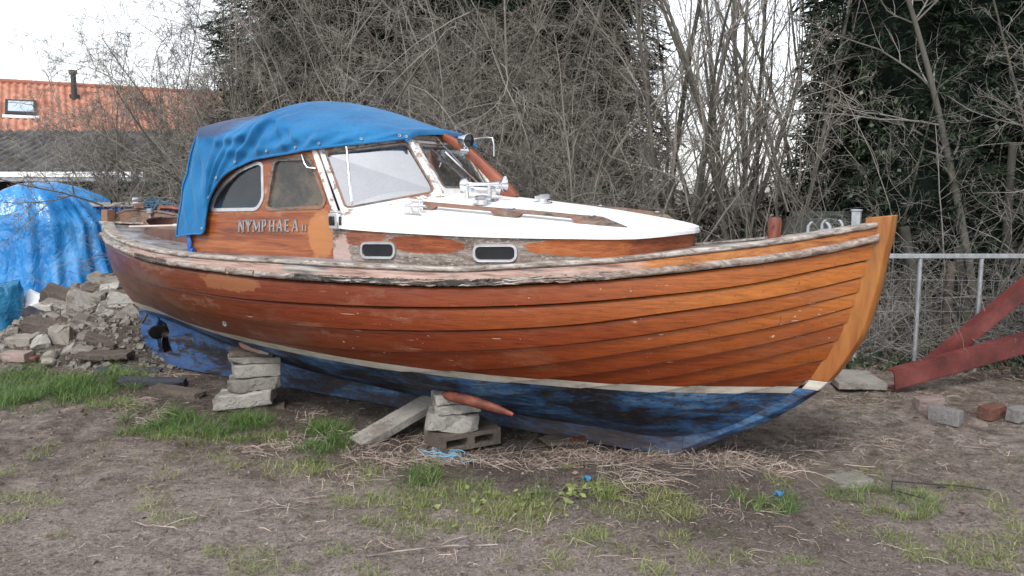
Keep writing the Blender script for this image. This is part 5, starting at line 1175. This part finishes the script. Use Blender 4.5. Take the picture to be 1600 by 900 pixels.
# B: upright bare tree with many leaders
UPR = []
for sd in range(3):
    rs = np.random.RandomState(80 + sd); n = 4; P, D = fan(rs, n, 1, (.05, .26), .12)
    UPR.append(plant_meshes('upright', 'trunk_bark', 'twig_bark', 90 + sd, P, D, rs.uniform(5.0, 7.5, n), rs.uniform(.026, .046, n),
        [(10, 9, .15, .95, (.25, .6), .42, .5, .07, (0, 0, .7), 5), (8, 7, .1, 1, (.3, .8), .40, .5, .10, (0, 0, .45), 3), (5, 5, .1, 1, (.4, 1.0), .42, .6, .14, (0, 0, .3), 3)], 14, .045, (0, 0, .35)))
PB = []
for sd in range(2):
    rs = np.random.RandomState(350 + sd); n = 8; P, D = fan(rs, n, 1, (.15, .9), .25)
    PB.append(plant_meshes('palebush', 'pale_twig', 'pale_twig', 360 + sd, P, D, rs.uniform(2.6, 4.8, n), rs.uniform(.012, .024, n),
        [(8, 8, .15, 1, (.4, 1.2), .46, .5, .18, (0, 0, .1), 4), (6, 6, .1, 1, (.4, 1.3), .50, .56, .24, (0, 0, -.15), 3), (5, 5, .1, 1, (.4, 1.3), .50, .58, .28, (0, 0, -.1), 3)], 12, .09, (0, 0, .05)))
# C: pale angular twiggy tree
ANG = []
for sd in range(2):
    rs = np.random.RandomState(120 + sd); n = 2; P = np.array([[0, 0, 0], [.18, .1, 0]]); D = np.array([[-.10, 0, 1], [.20, .05, 1.]])
    ANG.append(plant_meshes('angular', 'trunk_bark', 'pale_twig', 125 + sd, P, D, [5.6, 5.0], [.048, .03],
        [(17, 9, .16, .95, (.7, 1.35), .40, .34, .13, (-.05, -.1, .25), 5), (8, 7, .12, 1, (.4, 1.1), .48, .55, .16, (0, 0, .1), 4), (6, 5, .1, 1, (.4, 1.2), .48, .6, .2, (0, 0, .05), 3)], 12, .022, (-.02, 0, .1)))
# D: brambles / dead stalks
BRM = []
for sd in range(3):
    rs = np.random.RandomState(150 + sd); n = 95; P = np.stack([rs.uniform(-.8, .8, n), rs.uniform(-.35, .35, n), np.zeros(n)], -1); D = np.stack([rs.normal(0, .9, n), rs.normal(0, .6, n), np.ones(n)], -1)
    BRM.append(plant_meshes('bramble', 'pale_twig', 'pale_twig', 155 + sd, P, D, rs.uniform(.5, 1.9, n), rs.uniform(.0035, .0065, n),
        [(5, 6, .1, 1, (.5, 1.3), .42, .7, .2, (0, 0, -.4), 3), (2, 4, .2, 1, (.5, 1.3), .5, .7, .2, (0, 0, -.3), 3)], 10, .13, (0, 0, -1.1)))
# leafy sprays
def leaves(seed, C, Nn, size, asp, m, name, tint=None, fold=.0):
    """small diamond leaves at C with directions Nn"""
    rs = np.random.RandomState(seed); n = len(C); a = unit(Nn); b = unit(np.cross(a, rs.normal(0, 1, (n, 3)))); s_ = size[:, None]
    V = np.stack([C, C + a*s_*.45 + b*s_*asp*.5, C + a*s_, C + a*s_*.45 - b*s_*asp*.5], 1)
    F = np.arange(n*4).reshape(n, 4); t = np.repeat(rs.rand(n) if tint is None else tint, 4)
    return np_mesh(name, V.reshape(-1, 3), F, m, False, t)
def conifer(seed, Ht, Rad, nb):
    rs = np.random.RandomState(seed); h = Ht*rs.rand(nb)**.85; a = rs.uniform(0, 6.28, nb)
    lump = 1 + .16*np.sin(3*a + h*1.3 + seed) + .12*np.sin(5*a - h*2.1)
    prof = Rad*np.minimum(1, (.25 + h/1.2))*np.clip((Ht*1.12 - h)/Ht, 0, 1)**.45*lump
    ro = prof*(1 - .30*rs.rand(nb)**1.6); base = np.stack([ro*np.cos(a), ro*np.sin(a), h], -1)
    out = np.stack([np.cos(a), np.sin(a), rs.uniform(-.55, .25, nb)], -1) + rs.normal(0, .28, (nb, 3)); out = unit(out)
    m = 18; side = unit(np.cross(out, np.array([0, 0, 1.]) + rs.normal(0, .35, (nb, 3)))); Ls = rs.uniform(.18, .42, nb)
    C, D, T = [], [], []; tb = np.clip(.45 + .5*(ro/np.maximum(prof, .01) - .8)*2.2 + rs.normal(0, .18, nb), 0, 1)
    for k in range(m):
        f = k/(m-1); C.append(base + out*(Ls*f*.85)[:, None] + np.array([0, 0, -.10])*(f*f*Ls)[:, None])
        D.append(out*.8 + side*((-1)**k)*(.9 - .5*f) + np.array([0, 0, -.25]) + rs.normal(0, .15, (nb, 3))); T.append(tb)
    C = np.concatenate(C); D = np.concatenate(D); T = np.concatenate(T)
    lf = leaves(seed+1, C, D, np.tile(Ls*.27, m)*rs.uniform(.6, 1.2, nb*m), .22, M['conifer_leaf'], 'conifer_crown', T)
    rc = np.random.RandomState(seed+9); hh = np.linspace(.0, Ht*1.02, 40); aa = np.linspace(0, 2*np.pi, 28, endpoint=False); H2, A2 = np.meshgrid(hh, aa, indexing='ij')
    rad = .76*Rad*np.minimum(1, (.25 + H2/1.2))*np.clip((Ht*1.1 - H2)/Ht, 0, 1)**.45*(1 + .16*np.sin(3*A2 + H2*1.3 + seed) + .12*np.sin(5*A2 - H2*2.1))*(1 + .5*(rc.rand(40, 28)-.5))
    CV = np.stack([rad*np.cos(A2), rad*np.sin(A2), H2], -1).reshape(-1, 3); ci = np.arange(40*28).reshape(40, 28); CF = np.stack([ci[:-1], np.roll(ci, -1, 1)[:-1], np.roll(ci, -1, 1)[1:], ci[1:]], -1).reshape(-1, 4)
    t, c = plant(seed+3, [[0, 0, 0]], [[0, 0, 1.]], [Ht*.95], [.15], [(120, 6, .02, .97, (1.2, 1.75), Rad/Ht*.95, .16, .06, (0, 0, .1), 4)], 14, .01, (0, 0, .5))
    V = np.concatenate([t[0], c[0]]); F = np.concatenate([t[1], c[1] + len(t[0])])
    return np_mesh('conifer_trunk', V, F, M['dark_bark'], True, np.concatenate([t[2], c[2]])), lf, np_mesh('inner_foliage', CV, CF, M['conifer_leaf'], True, np.zeros(len(CV)))
CON = [conifer(200, 9.5, 1.55, 14500), conifer(210, 8.6, 1.35, 12500)]
rr = random.Random(31)
CL = ['dark dense evergreen conifer towering behind the bare thicket', 'dark dense evergreen conifer at the right behind pale bare branches']
for i, (x, y, k, sc) in enumerate(((-2.55, 12.2, 0, 1.0), (-.9, 12.6, 1, 1.05), (.6, 12.3, 0, .95), (5.05, 9.9, 0, .95), (6.9, 9.7, 1, 1.05), (8.8, 9.6, 0, 1.0))):
    if i in (3, 4): 
        if i == 3: x = 5.02
    put('conifer', CON[k], x, y, rr.uniform(0, 6.28), sc, CL[0] if i < 3 else CL[1], 'conifer', 'conifers behind the thicket' if i < 3 else 'conifers at the right')
# thicket behind the boat
for i, (x, y, sc) in enumerate(((-2.85, 10.3, 1.0), (-2.4, 10.6, 1.12), (-1.75, 10.0, 1.0), (-1.0, 10.5, 1.12), (-.3, 9.9, 1.0), (.35, 10.4, 1.15), (.75, 9.9, .9), (.95, 10.6, 1.0), (-2.1, 9.5, .78), (-.65, 9.4, .80), (.5, 9.3, .78), (-3.0, 11.4, 1.1), (-1.4, 11.1, 1.2), (.1, 11.2, 1.2), (.7, 11.4, 1.15))):
    put('thorn_bush', BUSH[i % 5], x, y, rr.uniform(0, 6.28), sc*rr.uniform(.95, 1.08), 'bare grey thorn bush in the tangled thicket behind the cabin', 'bush', 'bare bushes of the thicket')
put('thorn_bush', LB[0], -5.2, 11.4, 1.0, 1.12, 'loose bare bush in front of the orange tiled roof', 'bush')
put('thorn_bush', LB[1], -4.45, 11.5, 2.2, 1.22, 'bare bush between the tiled roof and the hood of the boat', 'bush')
put('thorn_bush', LB[1], -3.6, 10.9, 4.0, (.62, .62, .66), 'lower dense bare bush right behind the stern of the boat', 'bush')
put('thorn_bush', LB[0], -4.9, 12.4, 4.0, (.9, .9, .8), 'small twiggy bush at the gable behind the blue screen', 'bush')
put('thorn_bush', LB[1], -4.75, 11.2, 5.3, .95, 'bare bush close behind the end of the blue screen', 'bush')
put('thorn_bush', LB[0], -4.05, 12.0, .3, 1.32, 'taller bare bush left of the dark conifer behind the hood', 'bush')
put('thorn_bush', LB[1], -5.5, 12.6, 2.9, .9, 'thin bare bush in front of the shed roof', 'bush')
put('thorn_bush', LB[0], -4.75, 12.0, 3.7, 1.3, 'broad bare bush hiding the right part of the orange roof', 'bush')
# upright bare trees in the gap
UL = ['slim bare tree with upright stems at the left of the sky gap', 'bare tree with many upright stems in the middle of the sky gap', 'bare tree with rising twigs at the right of the sky gap before the conifer', 'smaller bare tree further back in the sky gap', 'bare tree further back behind the foredeck', 'young bare tree close behind the mooring bitt', 'bare tree with rising stems close against the right hand conifer', 'tall thin bare tree deep in the middle of the sky gap']
for i, (x, y, k, sc, rz) in enumerate(((1.95, 9.2, 0, .95, .3), (2.75, 9.4, 1, 1.0, 1.4), (3.45, 9.9, 2, .95, 2.5), (2.15, 10.8, 2, .9, 4.2), (3.3, 11.2, 0, .85, 5.1), (2.95, 8.9, 1, .50, 2.9), (3.95, 10.3, 1, .95, .9), (2.75, 10.4, 2, 1.0, 3.6))):
    put('bare_tree', UPR[k], x, y, rz, sc, UL[i], 'tree')
# pale branchy trees in front of the right hand conifers
put('bare_tree', ANG[0], 4.85, 8.15, .0, 1.0, 'pale bare tree with a stout trunk and angular branches before the dark conifer', 'tree')
put('bare_tree', ANG[1], 6.0, 7.9, 2.2, .95, 'pale bare tree reaching in from the right edge', 'tree')
put('bare_tree', ANG[1], 3.95, 8.9, 4.6, .62, 'thin pale bare sapling beyond the stem head', 'tree')
for i, (x, y, k, sc) in enumerate(((4.25, 8.9, 2, .72), (5.0, 8.75, 0, .80), (5.75, 8.8, 3, .85), (6.6, 8.6, 1, .8))):
    put('thorn_bush', PB[k % 2], x, y, 1.3*i, sc, 'pale twiggy bush spreading in front of the right hand conifers', 'bush', 'pale bushes before the conifers')
# cut stumps behind the railing
for i, (x, y, h, lean, lab) in enumerate(((4.25, 8.1, 1.35, -.20, 'leaning mossy stump of a cut stem behind the railing'), (4.62, 8.0, 1.15, -.12, 'short sawn off stem beside the leaning mossy stump'), (5.1, 8.3, 2.2, .02, 'thick dark trunk rising at the right behind the girders'), (3.92, 7.95, .42, .02, 'low pale cut stump seen through the railing'))):
    b = MB(); n = 12; P = []
    for j in range(8):
        t = j/7; P.append((x + lean*h*t + .02*math.sin(t*5), y, t*h - .05))
    b.tube(P, [((.06, .05, .045, .05)[i])*(1.15 - .3*j/7)*(1 + .05*math.sin(j*2.1)) for j in range(8)], n); o = b.build('tree_stump', M['trunk_bark'], None, 60); tag(o, lab, 'stump')
# brambles
BL = 'tangle of pale dead bramble stalks behind the railing'
for i, (x, y, sc) in enumerate(((3.4, 7.95, .95), (4.2, 8.0, 1.0), (5.1, 8.1, 1.05), (4.6, 8.6, 1.25), (3.7, 8.7, 1.2), (5.9, 8.1, 1.2), (5.5, 8.8, 1.4))):
    put('bramble', BRM[i % 3], x, y, rr.uniform(-.3, .3) + (3.14 if i % 2 else 0), sc, BL, 'bramble', 'brambles behind the railing', ('stalks', 'twigs'))
BL = 'tangle of dead stalks at the foot of the thicket behind the boat'
for i in range(12):
    put('bramble', BRM[i % 3], -3.2 + i*.55, 9.2 + rr.uniform(-.3, .4), rr.uniform(-.3, .3) + (3.14 if i % 2 else 0), rr.uniform(1.1, 1.5), BL, 'bramble', 'stalks below the thicket', ('stalks', 'twigs'))
# ivy and bramble leaves scattered through the undergrowth
rs = np.random.RandomState(77)
def ivy_field(n, seed):
    rs = np.random.RandomState(seed); x = rs.uniform(-4.6, 6.8, n); lim = np.where(x > 3.4, 3.0, 2.1); z = .05 + lim*rs.rand(n)**1.5; y = 9.0 + rs.uniform(-.4, 1.8, n) + .0*x
    y = np.where((x > 2.9), 8.2 + rs.uniform(-.2, 1.0, n), y); k = vnoise(x*1.6 + 9, z*2.0, 61) + .5*vnoise(x*4, z*4, 62) > .06
    k &= ~((x > 1.7) & (x < 3.5) & (z > 1.25)); return np.stack([x, y, z], -1)[k]
C = ivy_field(11000, 5); D = rs.normal(0, 1, C.shape) + np.array([0, -.7, -.1]); o = link('ivy', leaves(6, C, D, np.random.RandomState(8).uniform(.03, .062, len(C)), .8, M['ivy_leaf'], 'ivy')); tag(o, kind='stuff')
# dense dark undergrowth mass deeper in: a far hedge that reads as one mass
def hedge(name, n, x0, x1, y0, y1, h, seed, m):
    rs = np.random.RandomState(seed); x = rs.uniform(x0, x1, n); y = rs.uniform(y0, y1, n); top = h*(.8 + .4*(vnoise(x*.5, y*0 + 3, seed) + .5)); z = top*rs.rand(n)
    C = np.stack([x, y, z], -1); D = rs.normal(0, 1, C.shape); o = link(name, leaves(seed, C, D, rs.uniform(.10, .3, n), .35, m, name)); tag(o, kind='stuff')
M['far_twigs'] = M['dark_bark']
hedge('undergrowth', 15000, -3.9, 7.5, 10.2, 13.5, 1.75, 91, M['dark_bark'])
hedge('far_hedge', 15000, -45, 60, 44, 48, 2.9, 92, M['twig_bark'])

# ------------------------------------------------------------------ barn and shed on the left
def corrugated(n, m, uvec, vvec, org, period, amp, steps, m_, nm, row_amp=0.0, par=None):
    org = Vector(org); U = Vector(uvec); V = Vector(vvec); nrm_ = U.cross(V).normalized()
    if nrm_.z < 0: nrm_ = -nrm_
    lu = U.length; rs = np.random.RandomState(4); u = np.linspace(0, 1, n); rows = []; tints = []
    for k in range(steps):
        for e in (0.0, 1.0):
            rows.append(((k + e)/steps, row_amp*(1-e)))
    Vs = np.zeros((len(rows), n, 3)); o0, U0, V0, N0 = (np.array(q) for q in (org, U, V, nrm_)); T = np.zeros((len(rows), n)); cell = rs.rand(steps, int(lu/period) + 3)
    for i, (v, ra) in enumerate(rows):
        z = amp*np.sin(u*lu*2*np.pi/period) + ra; Vs[i] = o0 + u[:, None]*U0 + v*V0 + z[:, None]*N0; T[i] = cell[i//2, (u*lu/period).astype(int)]
    idx = np.arange(len(rows)*n).reshape(len(rows), n); F = np.stack([idx[:-1, :-1], idx[:-1, 1:], idx[1:, 1:], idx[1:, :-1]], -1).reshape(-1, 4)
    return link(nm, np_mesh(nm, Vs.reshape(-1, 3), F, m_, False, T.ravel()), par)
simple('skylight_glass', (.40,.47,.55), .15, 0, .05, 3); barn = empty('barn', (0, 0, 0)); tag(barn, 'long brick barn with an orange tiled roof and a small skylight', 'barn')
RA = Vector((-26.5, 31.0, 6.2)); RB = Vector((-8.6, 41.0, 6.2)); ax = (RB-RA).normalized(); pn = Vector((ax.y, -ax.x, 0))
EA = RA + pn*5.2 - Vector((0, 0, 3.2)); EB = RB + pn*5.2 - Vector((0, 0, 3.2))
corrugated(620, 0, RB-RA, EA-RA, RA, .25, .028, 22, M['tile'], 'roof', .035, barn)
b = MB(); b.add([RA, RB, RB - pn*5.2 - Vector((0, 0, 3.2)), RA - pn*5.2 - Vector((0, 0, 3.2))], [(0, 1, 2, 3)]); b.build('roof', M['tile'], barn)
b = MB(); b.tube([RA, RB], .13, 8); b.build('ridge', M['tile'], barn, 60)
b = MB()
for p, q in ((EA, EB),): b.add([p - pn*.3, q - pn*.3, Vector((*(q - pn*.3).xy, 0)), Vector((*(p - pn*.3).xy, 0))], [(0, 1, 2, 3)])
for p in (RA, RB): b.add([p - Vector((0, 0, .1)), p + pn*4.9 - Vector((0, 0, 3.05)), Vector((*(p + pn*4.9).xy, 0)), Vector((*(p - pn*4.9).xy, 0)), p - pn*4.9 - Vector((0, 0, 3.05))], [(0, 1, 2, 3, 4)])
b.build('wall', M['red_brick'], barn)
def on_roof(s_, t, h): 
    n = (RB-RA).cross(EA-RA).normalized(); n = n if n.z > 0 else -n; return RA + (RB-RA)*s_ + (EA-RA)*t + n*h
b = MB()
for a0, a1, t0, t1 in ((.325, .327, .26, .45), (.358, .360, .26, .45)): pass
def roof_quad(s0, s1, t0, t1, h0, h1):
    b = MB(); vs = [on_roof(s, t, h) for h in (h0, h1) for s, t in ((s0, t0), (s1, t0), (s1, t1), (s0, t1))]; b.add(vs, [(4,5,6,7),(0,1,5,4),(1,2,6,5),(2,3,7,6),(3,0,4,7)]); return b
SK = (.305, .357, .30, .50)
sk = roof_quad(*SK, 0, .12).build('skylight', M['black_rubber'], barn); roof_quad(SK[0]+.005, SK[1]-.005, SK[2]+.025, SK[3]-.03, .10, .135).build('pane', M['skylight_glass'], sk)
roof_quad(SK[0]-.004, SK[1]+.004, SK[3], SK[3]+.035, .02, .06).build('flashing', M['white_paint'], sk)
b = MB(); p = on_roof(.425, .20, 0); b.tube([p, p + Vector((0, 0, 1.0))], .11, 10); b.tube([p + Vector((0, 0, 1.0)), p + Vector((0, 0, 1.15))], .17, 10); b.tube([p - Vector((0, 0, .05)), p + Vector((0, 0, .15))], .2, 10); b.build('vent_pipe', M['black_rubber'], barn, 40)
shed = empty('open_shed', (0, 0, 0)); tag(shed, 'low open shed with a mossy grey corrugated roof in front of the barn', 'shed')
corrugated(1100, 0, (15.5, .6, 0), (0, -4.2, -1.42), (-25.5, 26.3, 3.62), .30, .05, 3, M['fibre'], 'roof', .03, shed)
b = MB()
for i in range(60):
    x = -25.4 + .255*i; b.add([(x, 22.1, 2.20), (x+.26, 22.11, 2.20), (x+.26, 22.11, 2.06), (x, 22.1, 2.05)], [(0, 1, 2, 3)])
b.build('eave_strip', M['white_paint'], shed); b = MB(); b.box((-17.7, 22.2, 1.99), (15.6, .12, .10)); b.build('gutter', M['galvanised'], shed)
b = MB(); b.box((-17.7, 26.0, 1.7), (15.4, .15, 3.3)); b.box((-25.3, 24, 1.3), (.15, 4, 2.6)); b.box((-10.3, 24, 1.3), (.15, 4, 2.6)); b.build('wall', M['dark_interior'], shed)
for i, x in enumerate((-23, -19.5, -16, -12.5)):
    b = MB(); b.box((x, 22.35, 1.0), (.15, .15, 2.0)); b.build('post', M['rotten_wood'], shed)
b = MB(); rr2 = random.Random(3)
for i in range(70): b.box((-14.6 + rr2.uniform(-1.7, 2.6), 21.2 + rr2.uniform(-.5, .3), .1 + 1.6*i/70), (rr2.uniform(.6, 1.6), .4, .05), (0, rr2.uniform(-.1, .1), rr2.uniform(-.3, .3)))
tag(b.build('stacked_timber', M['silvered_wood'], None), 'loose stack of grey timber and sheets by the open shed', 'stack', kind='stuff')
# ------------------------------------------------------------------ grass, straw, leaves
def blades(name, x, y, ln, wd, lean, m, tint, seed, flat=False, zoff=0.0):
    rs = np.random.RandomState(seed); n = len(x); z = gz(x, y) + mound(x, y) + zoff; a = rs.uniform(0, 2*np.pi, n); dx, dy = np.cos(a), np.sin(a); b_ = a + rs.normal(0, .6, n); K = 4
    P = np.zeros((n, K, 3)); up = np.clip(1 - lean*rs.rand(n), .03, 1)
    for i in range(K):
        t = i/(K-1); out = ln*(np.sqrt(np.maximum(0, 1 - up**2))*t + .35*t*t*(1-up*.6)); ang = a + (b_-a)*t
        P[:, i, 0] = x + np.cos(ang)*out; P[:, i, 1] = y + np.sin(ang)*out; P[:, i, 2] = z + ln*up*t*(1 - .25*t)
        if flat: P[:, i, 2] = z + .006 + ln*up*.5*np.sin(np.pi*t)*rs.rand(n)
    W = np.stack([-dy, dx, np.zeros(n)], -1); ws_ = np.array([1, .9, .62, .12]) if not flat else np.array([.7, 1, 1, .5])
    V = np.stack([P + W[:, None]*wd[:, None, None]*ws_[None, :, None]*.5, P - W[:, None]*wd[:, None, None]*ws_[None, :, None]*.5], 2)  # n,K,2,3
    if flat: V[:, :, 1, 2] -= wd[:, None]*.7
    base = (np.arange(n)*K*2)[:, None] + (np.arange(K-1)*2)[None]; F = np.stack([base, base+1, base+3, base+2], -1).reshape(-1, 4)
    o = link(name, np_mesh(name, V.reshape(-1, 3), F, m, False, np.repeat(tint, K*2))); tag(o, kind='stuff'); return o
rs = np.random.RandomState(41); GX, GY, GL_, GW, GT = [], [], [], [], []
for cx, cy, rx, ry, l in GRASS:
    area = math.pi*rx*ry; n = int(area*(7200 if l > .6 else 5200)) + 60
    r_ = np.sqrt(rs.rand(n))*1.25; a = rs.uniform(0, 6.28, n); x = cx + rx*r_*np.cos(a); y = cy + ry*r_*np.sin(a)
    k = vnoise(x*6, y*6, 71) + .6*vnoise(x*16, y*16, 72) > (-.10 if l > .6 else .02) + .40*(r_ - .75); x, y = x[k], y[k]; n = len(x)
    GX.append(x); GY.append(y); h = (.035 + .085*l**1.5)*(.5 + .8*rs.rand(n))*(1 + .6*vnoise(x*4, y*4, 73)); GL_.append(h); GW.append(rs.uniform(.0018, .0036, n)*(.8 + .4*l)); GT.append(np.clip(1.0 - l*.95 + rs.normal(0, .14, n) + .35*vnoise(x*2, y*2, 74), 0, 1))
n = 26000; x = rs.uniform(-4.6, 4.4, n); y = 2.9 + 5*rs.rand(n)**1.5; k = vnoise(x*1.3, y*1.3, 75) + .6*vnoise(x*5, y*5, 76) + .4*vnoise(x*14, y*14, 77) > .10; x, y = x[k], y[k]; n = len(x)
GX.append(x); GY.append(y); GL_.append(rs.uniform(.012, .045, n)); GW.append(rs.uniform(.0015, .003, n)); GT.append(np.clip(rs.normal(.75, .2, n), 0, 1))
X_, Y_, L_, W_, T_ = map(np.concatenate, (GX, GY, GL_, GW, GT))
blades('grass', X_, Y_, L_, W_, .85, M['grass_leaf'], T_, 42)
SX, SY, SL, SW, ST = [], [], [], [], []
for cx, cy, rx, ry, l in STRAW:
    n = int(math.pi*rx*ry*2500*l) + 10; r_ = np.sqrt(rs.rand(n))*1.15; a = rs.uniform(0, 6.28, n); x = cx + rx*r_*np.cos(a); y = cy + ry*r_*np.sin(a)
    k = vnoise(x*5, y*7, 81) + .5*vnoise(x*14, y*14, 82) > .02 - .22*l; x, y = x[k], y[k]; n = len(x)
    SX.append(x); SY.append(y); SL.append(rs.uniform(.03, .22, n)*(.6 + .5*min(l, 1))); SW.append(rs.uniform(.0010, .0032, n)); ST.append(np.clip(rs.normal(.5, .25, n), 0, 1))
X_, Y_, L_, W_, T_ = map(np.concatenate, (SX, SY, SL, SW, ST))
blades('dry_straw', X_, Y_, L_, W_, 1.15, M['straw'], T_, 43, True)
k = rs.rand(len(X_)) < .10; blades('dead_stems', X_[k], Y_[k], L_[k]*.7, W_[k], .9, M['straw'], T_[k], 44)
n = 14000; x = rs.uniform(-5, 5.5, n); y = 2.8 + 4.6*rs.rand(n)**1.2; blades('plant_litter', x, y, rs.uniform(.008, .045, n), rs.uniform(.001, .0026, n), 1.2, M['straw'], np.clip(rs.normal(.3, .3, n), 0, 1), 45, True)
# green and trampled undergrowth along the railing and the back of the yard
n = 5200; x = rs.uniform(2.4, 6.5, n); y = rs.uniform(6.95, 8.2, n); blades('bank_litter', x, y, rs.uniform(.03, .16, n), rs.uniform(.002, .005, n), 1.1, M['straw'], np.clip(rs.normal(.15, .2, n), 0, 1), 46, True)
n = 1800; x = rs.uniform(2.6, 6.5, n); y = rs.uniform(7.1, 8.3, n); C = np.stack([x, y, gz(x, y) + .02 + .10*rs.rand(n)], -1); o = link('ground_ivy', leaves(47, C, rs.normal(0, 1, C.shape) + np.array([0, -.3, .2]), rs.uniform(.03, .07, n), .8, M['ivy_leaf'], 'ground_ivy')); tag(o, kind='stuff')
# fallen leaves and broad weeds
n = 60; x = np.concatenate([rs.uniform(-4, 4.5, n-9), rs.normal(2.30, .05, 6), rs.normal(-1.5, .08, 3)]); y = np.concatenate([3 + 3.4*rs.rand(n-9), rs.normal(3.95, .05, 6), rs.normal(5.75, .05, 3)]); C = np.stack([x, y, gz(x, y) + .015], -1)
D = rs.normal(0, 1, C.shape)*np.array([1, 1, .25]); o = link('fallen_leaves', leaves(48, C, D, rs.uniform(.018, .05, n), .6, M['dead_leaf'], 'fallen_leaves')); tag(o, kind='stuff')
n = 130; x = np.concatenate([rs.normal(.42, .09, 50), rs.normal(.0, .25, 80)]); y = np.concatenate([rs.normal(4.26, .05, 50), rs.normal(4.1, .14, 80)]); C = np.stack([x, y, gz(x, y) + .012], -1)
M['weed_leaf'] = M['grass_leaf']; D = rs.normal(0, 1, C.shape)*np.array([1, 1, .3]) + np.array([0, 0, .35]); o = link('broad_weeds', leaves(49, C, D, rs.uniform(.02, .055, n), .6, M['weed_leaf'], 'broad_weeds', rs.uniform(.3, .7, n))); tag(o, kind='stuff')
# ------------------------------------------------------------------ camera, light, world
cam = bpy.data.cameras.new('camera'); cam.sensor_width = 36; cam.lens = 28.125; cam.clip_end = 2000; cam.clip_start = .05
co = bpy.data.objects.new('camera', cam); COL.objects.link(co); co.location = (0, 0, 1.65); co.rotation_euler = (R(90) - math.atan(150/1250), 0, 0)
SC.camera = co
EL, AZ = R(48), R(200)      # sun high behind the camera, a little to the left
w = bpy.data.worlds.new('World'); SC.world = w; w.use_nodes = True; nt = w.node_tree
bg = nt.nodes['Background']; sky = nt.nodes.new('ShaderNodeTexSky'); sky.sky_type = 'NISHITA'; sky.sun_disc = False
sky.sun_elevation = EL; sky.sun_rotation = AZ; sky.dust_density = 1.5; sky.air_density = 1.0; sky.ozone_density = 1
hs = nt.nodes.new('ShaderNodeHueSaturation'); hs.inputs['Saturation'].default_value = .22; hs.inputs['Value'].default_value = 1.0
nt.links.new(sky.outputs[0], hs.inputs['Color']); nt.links.new(hs.outputs[0], bg.inputs[0]); bg.inputs[1].default_value = .15
sd = bpy.data.lights.new('sun', 'SUN'); sd.energy = 1.0; sd.angle = R(14); sd.color = (1, .96, .90)
so = bpy.data.objects.new('sun', sd); COL.objects.link(so)
d = Vector((math.sin(AZ)*math.cos(EL), math.cos(AZ)*math.cos(EL), math.sin(EL))); so.rotation_euler = d.to_track_quat('Z', 'Y').to_euler(); so.location = d * 50
SC.view_settings.view_transform = 'Standard'; SC.view_settings.look = 'None'; SC.view_settings.exposure = 1.1; SC.view_settings.gamma = 1
SC.view_settings.use_curve_mapping = False
SC.cycles.max_bounces = 5; SC.cycles.transparent_max_bounces = 12; SC.cycles.diffuse_bounces = 2; SC.cycles.glossy_bounces = 3
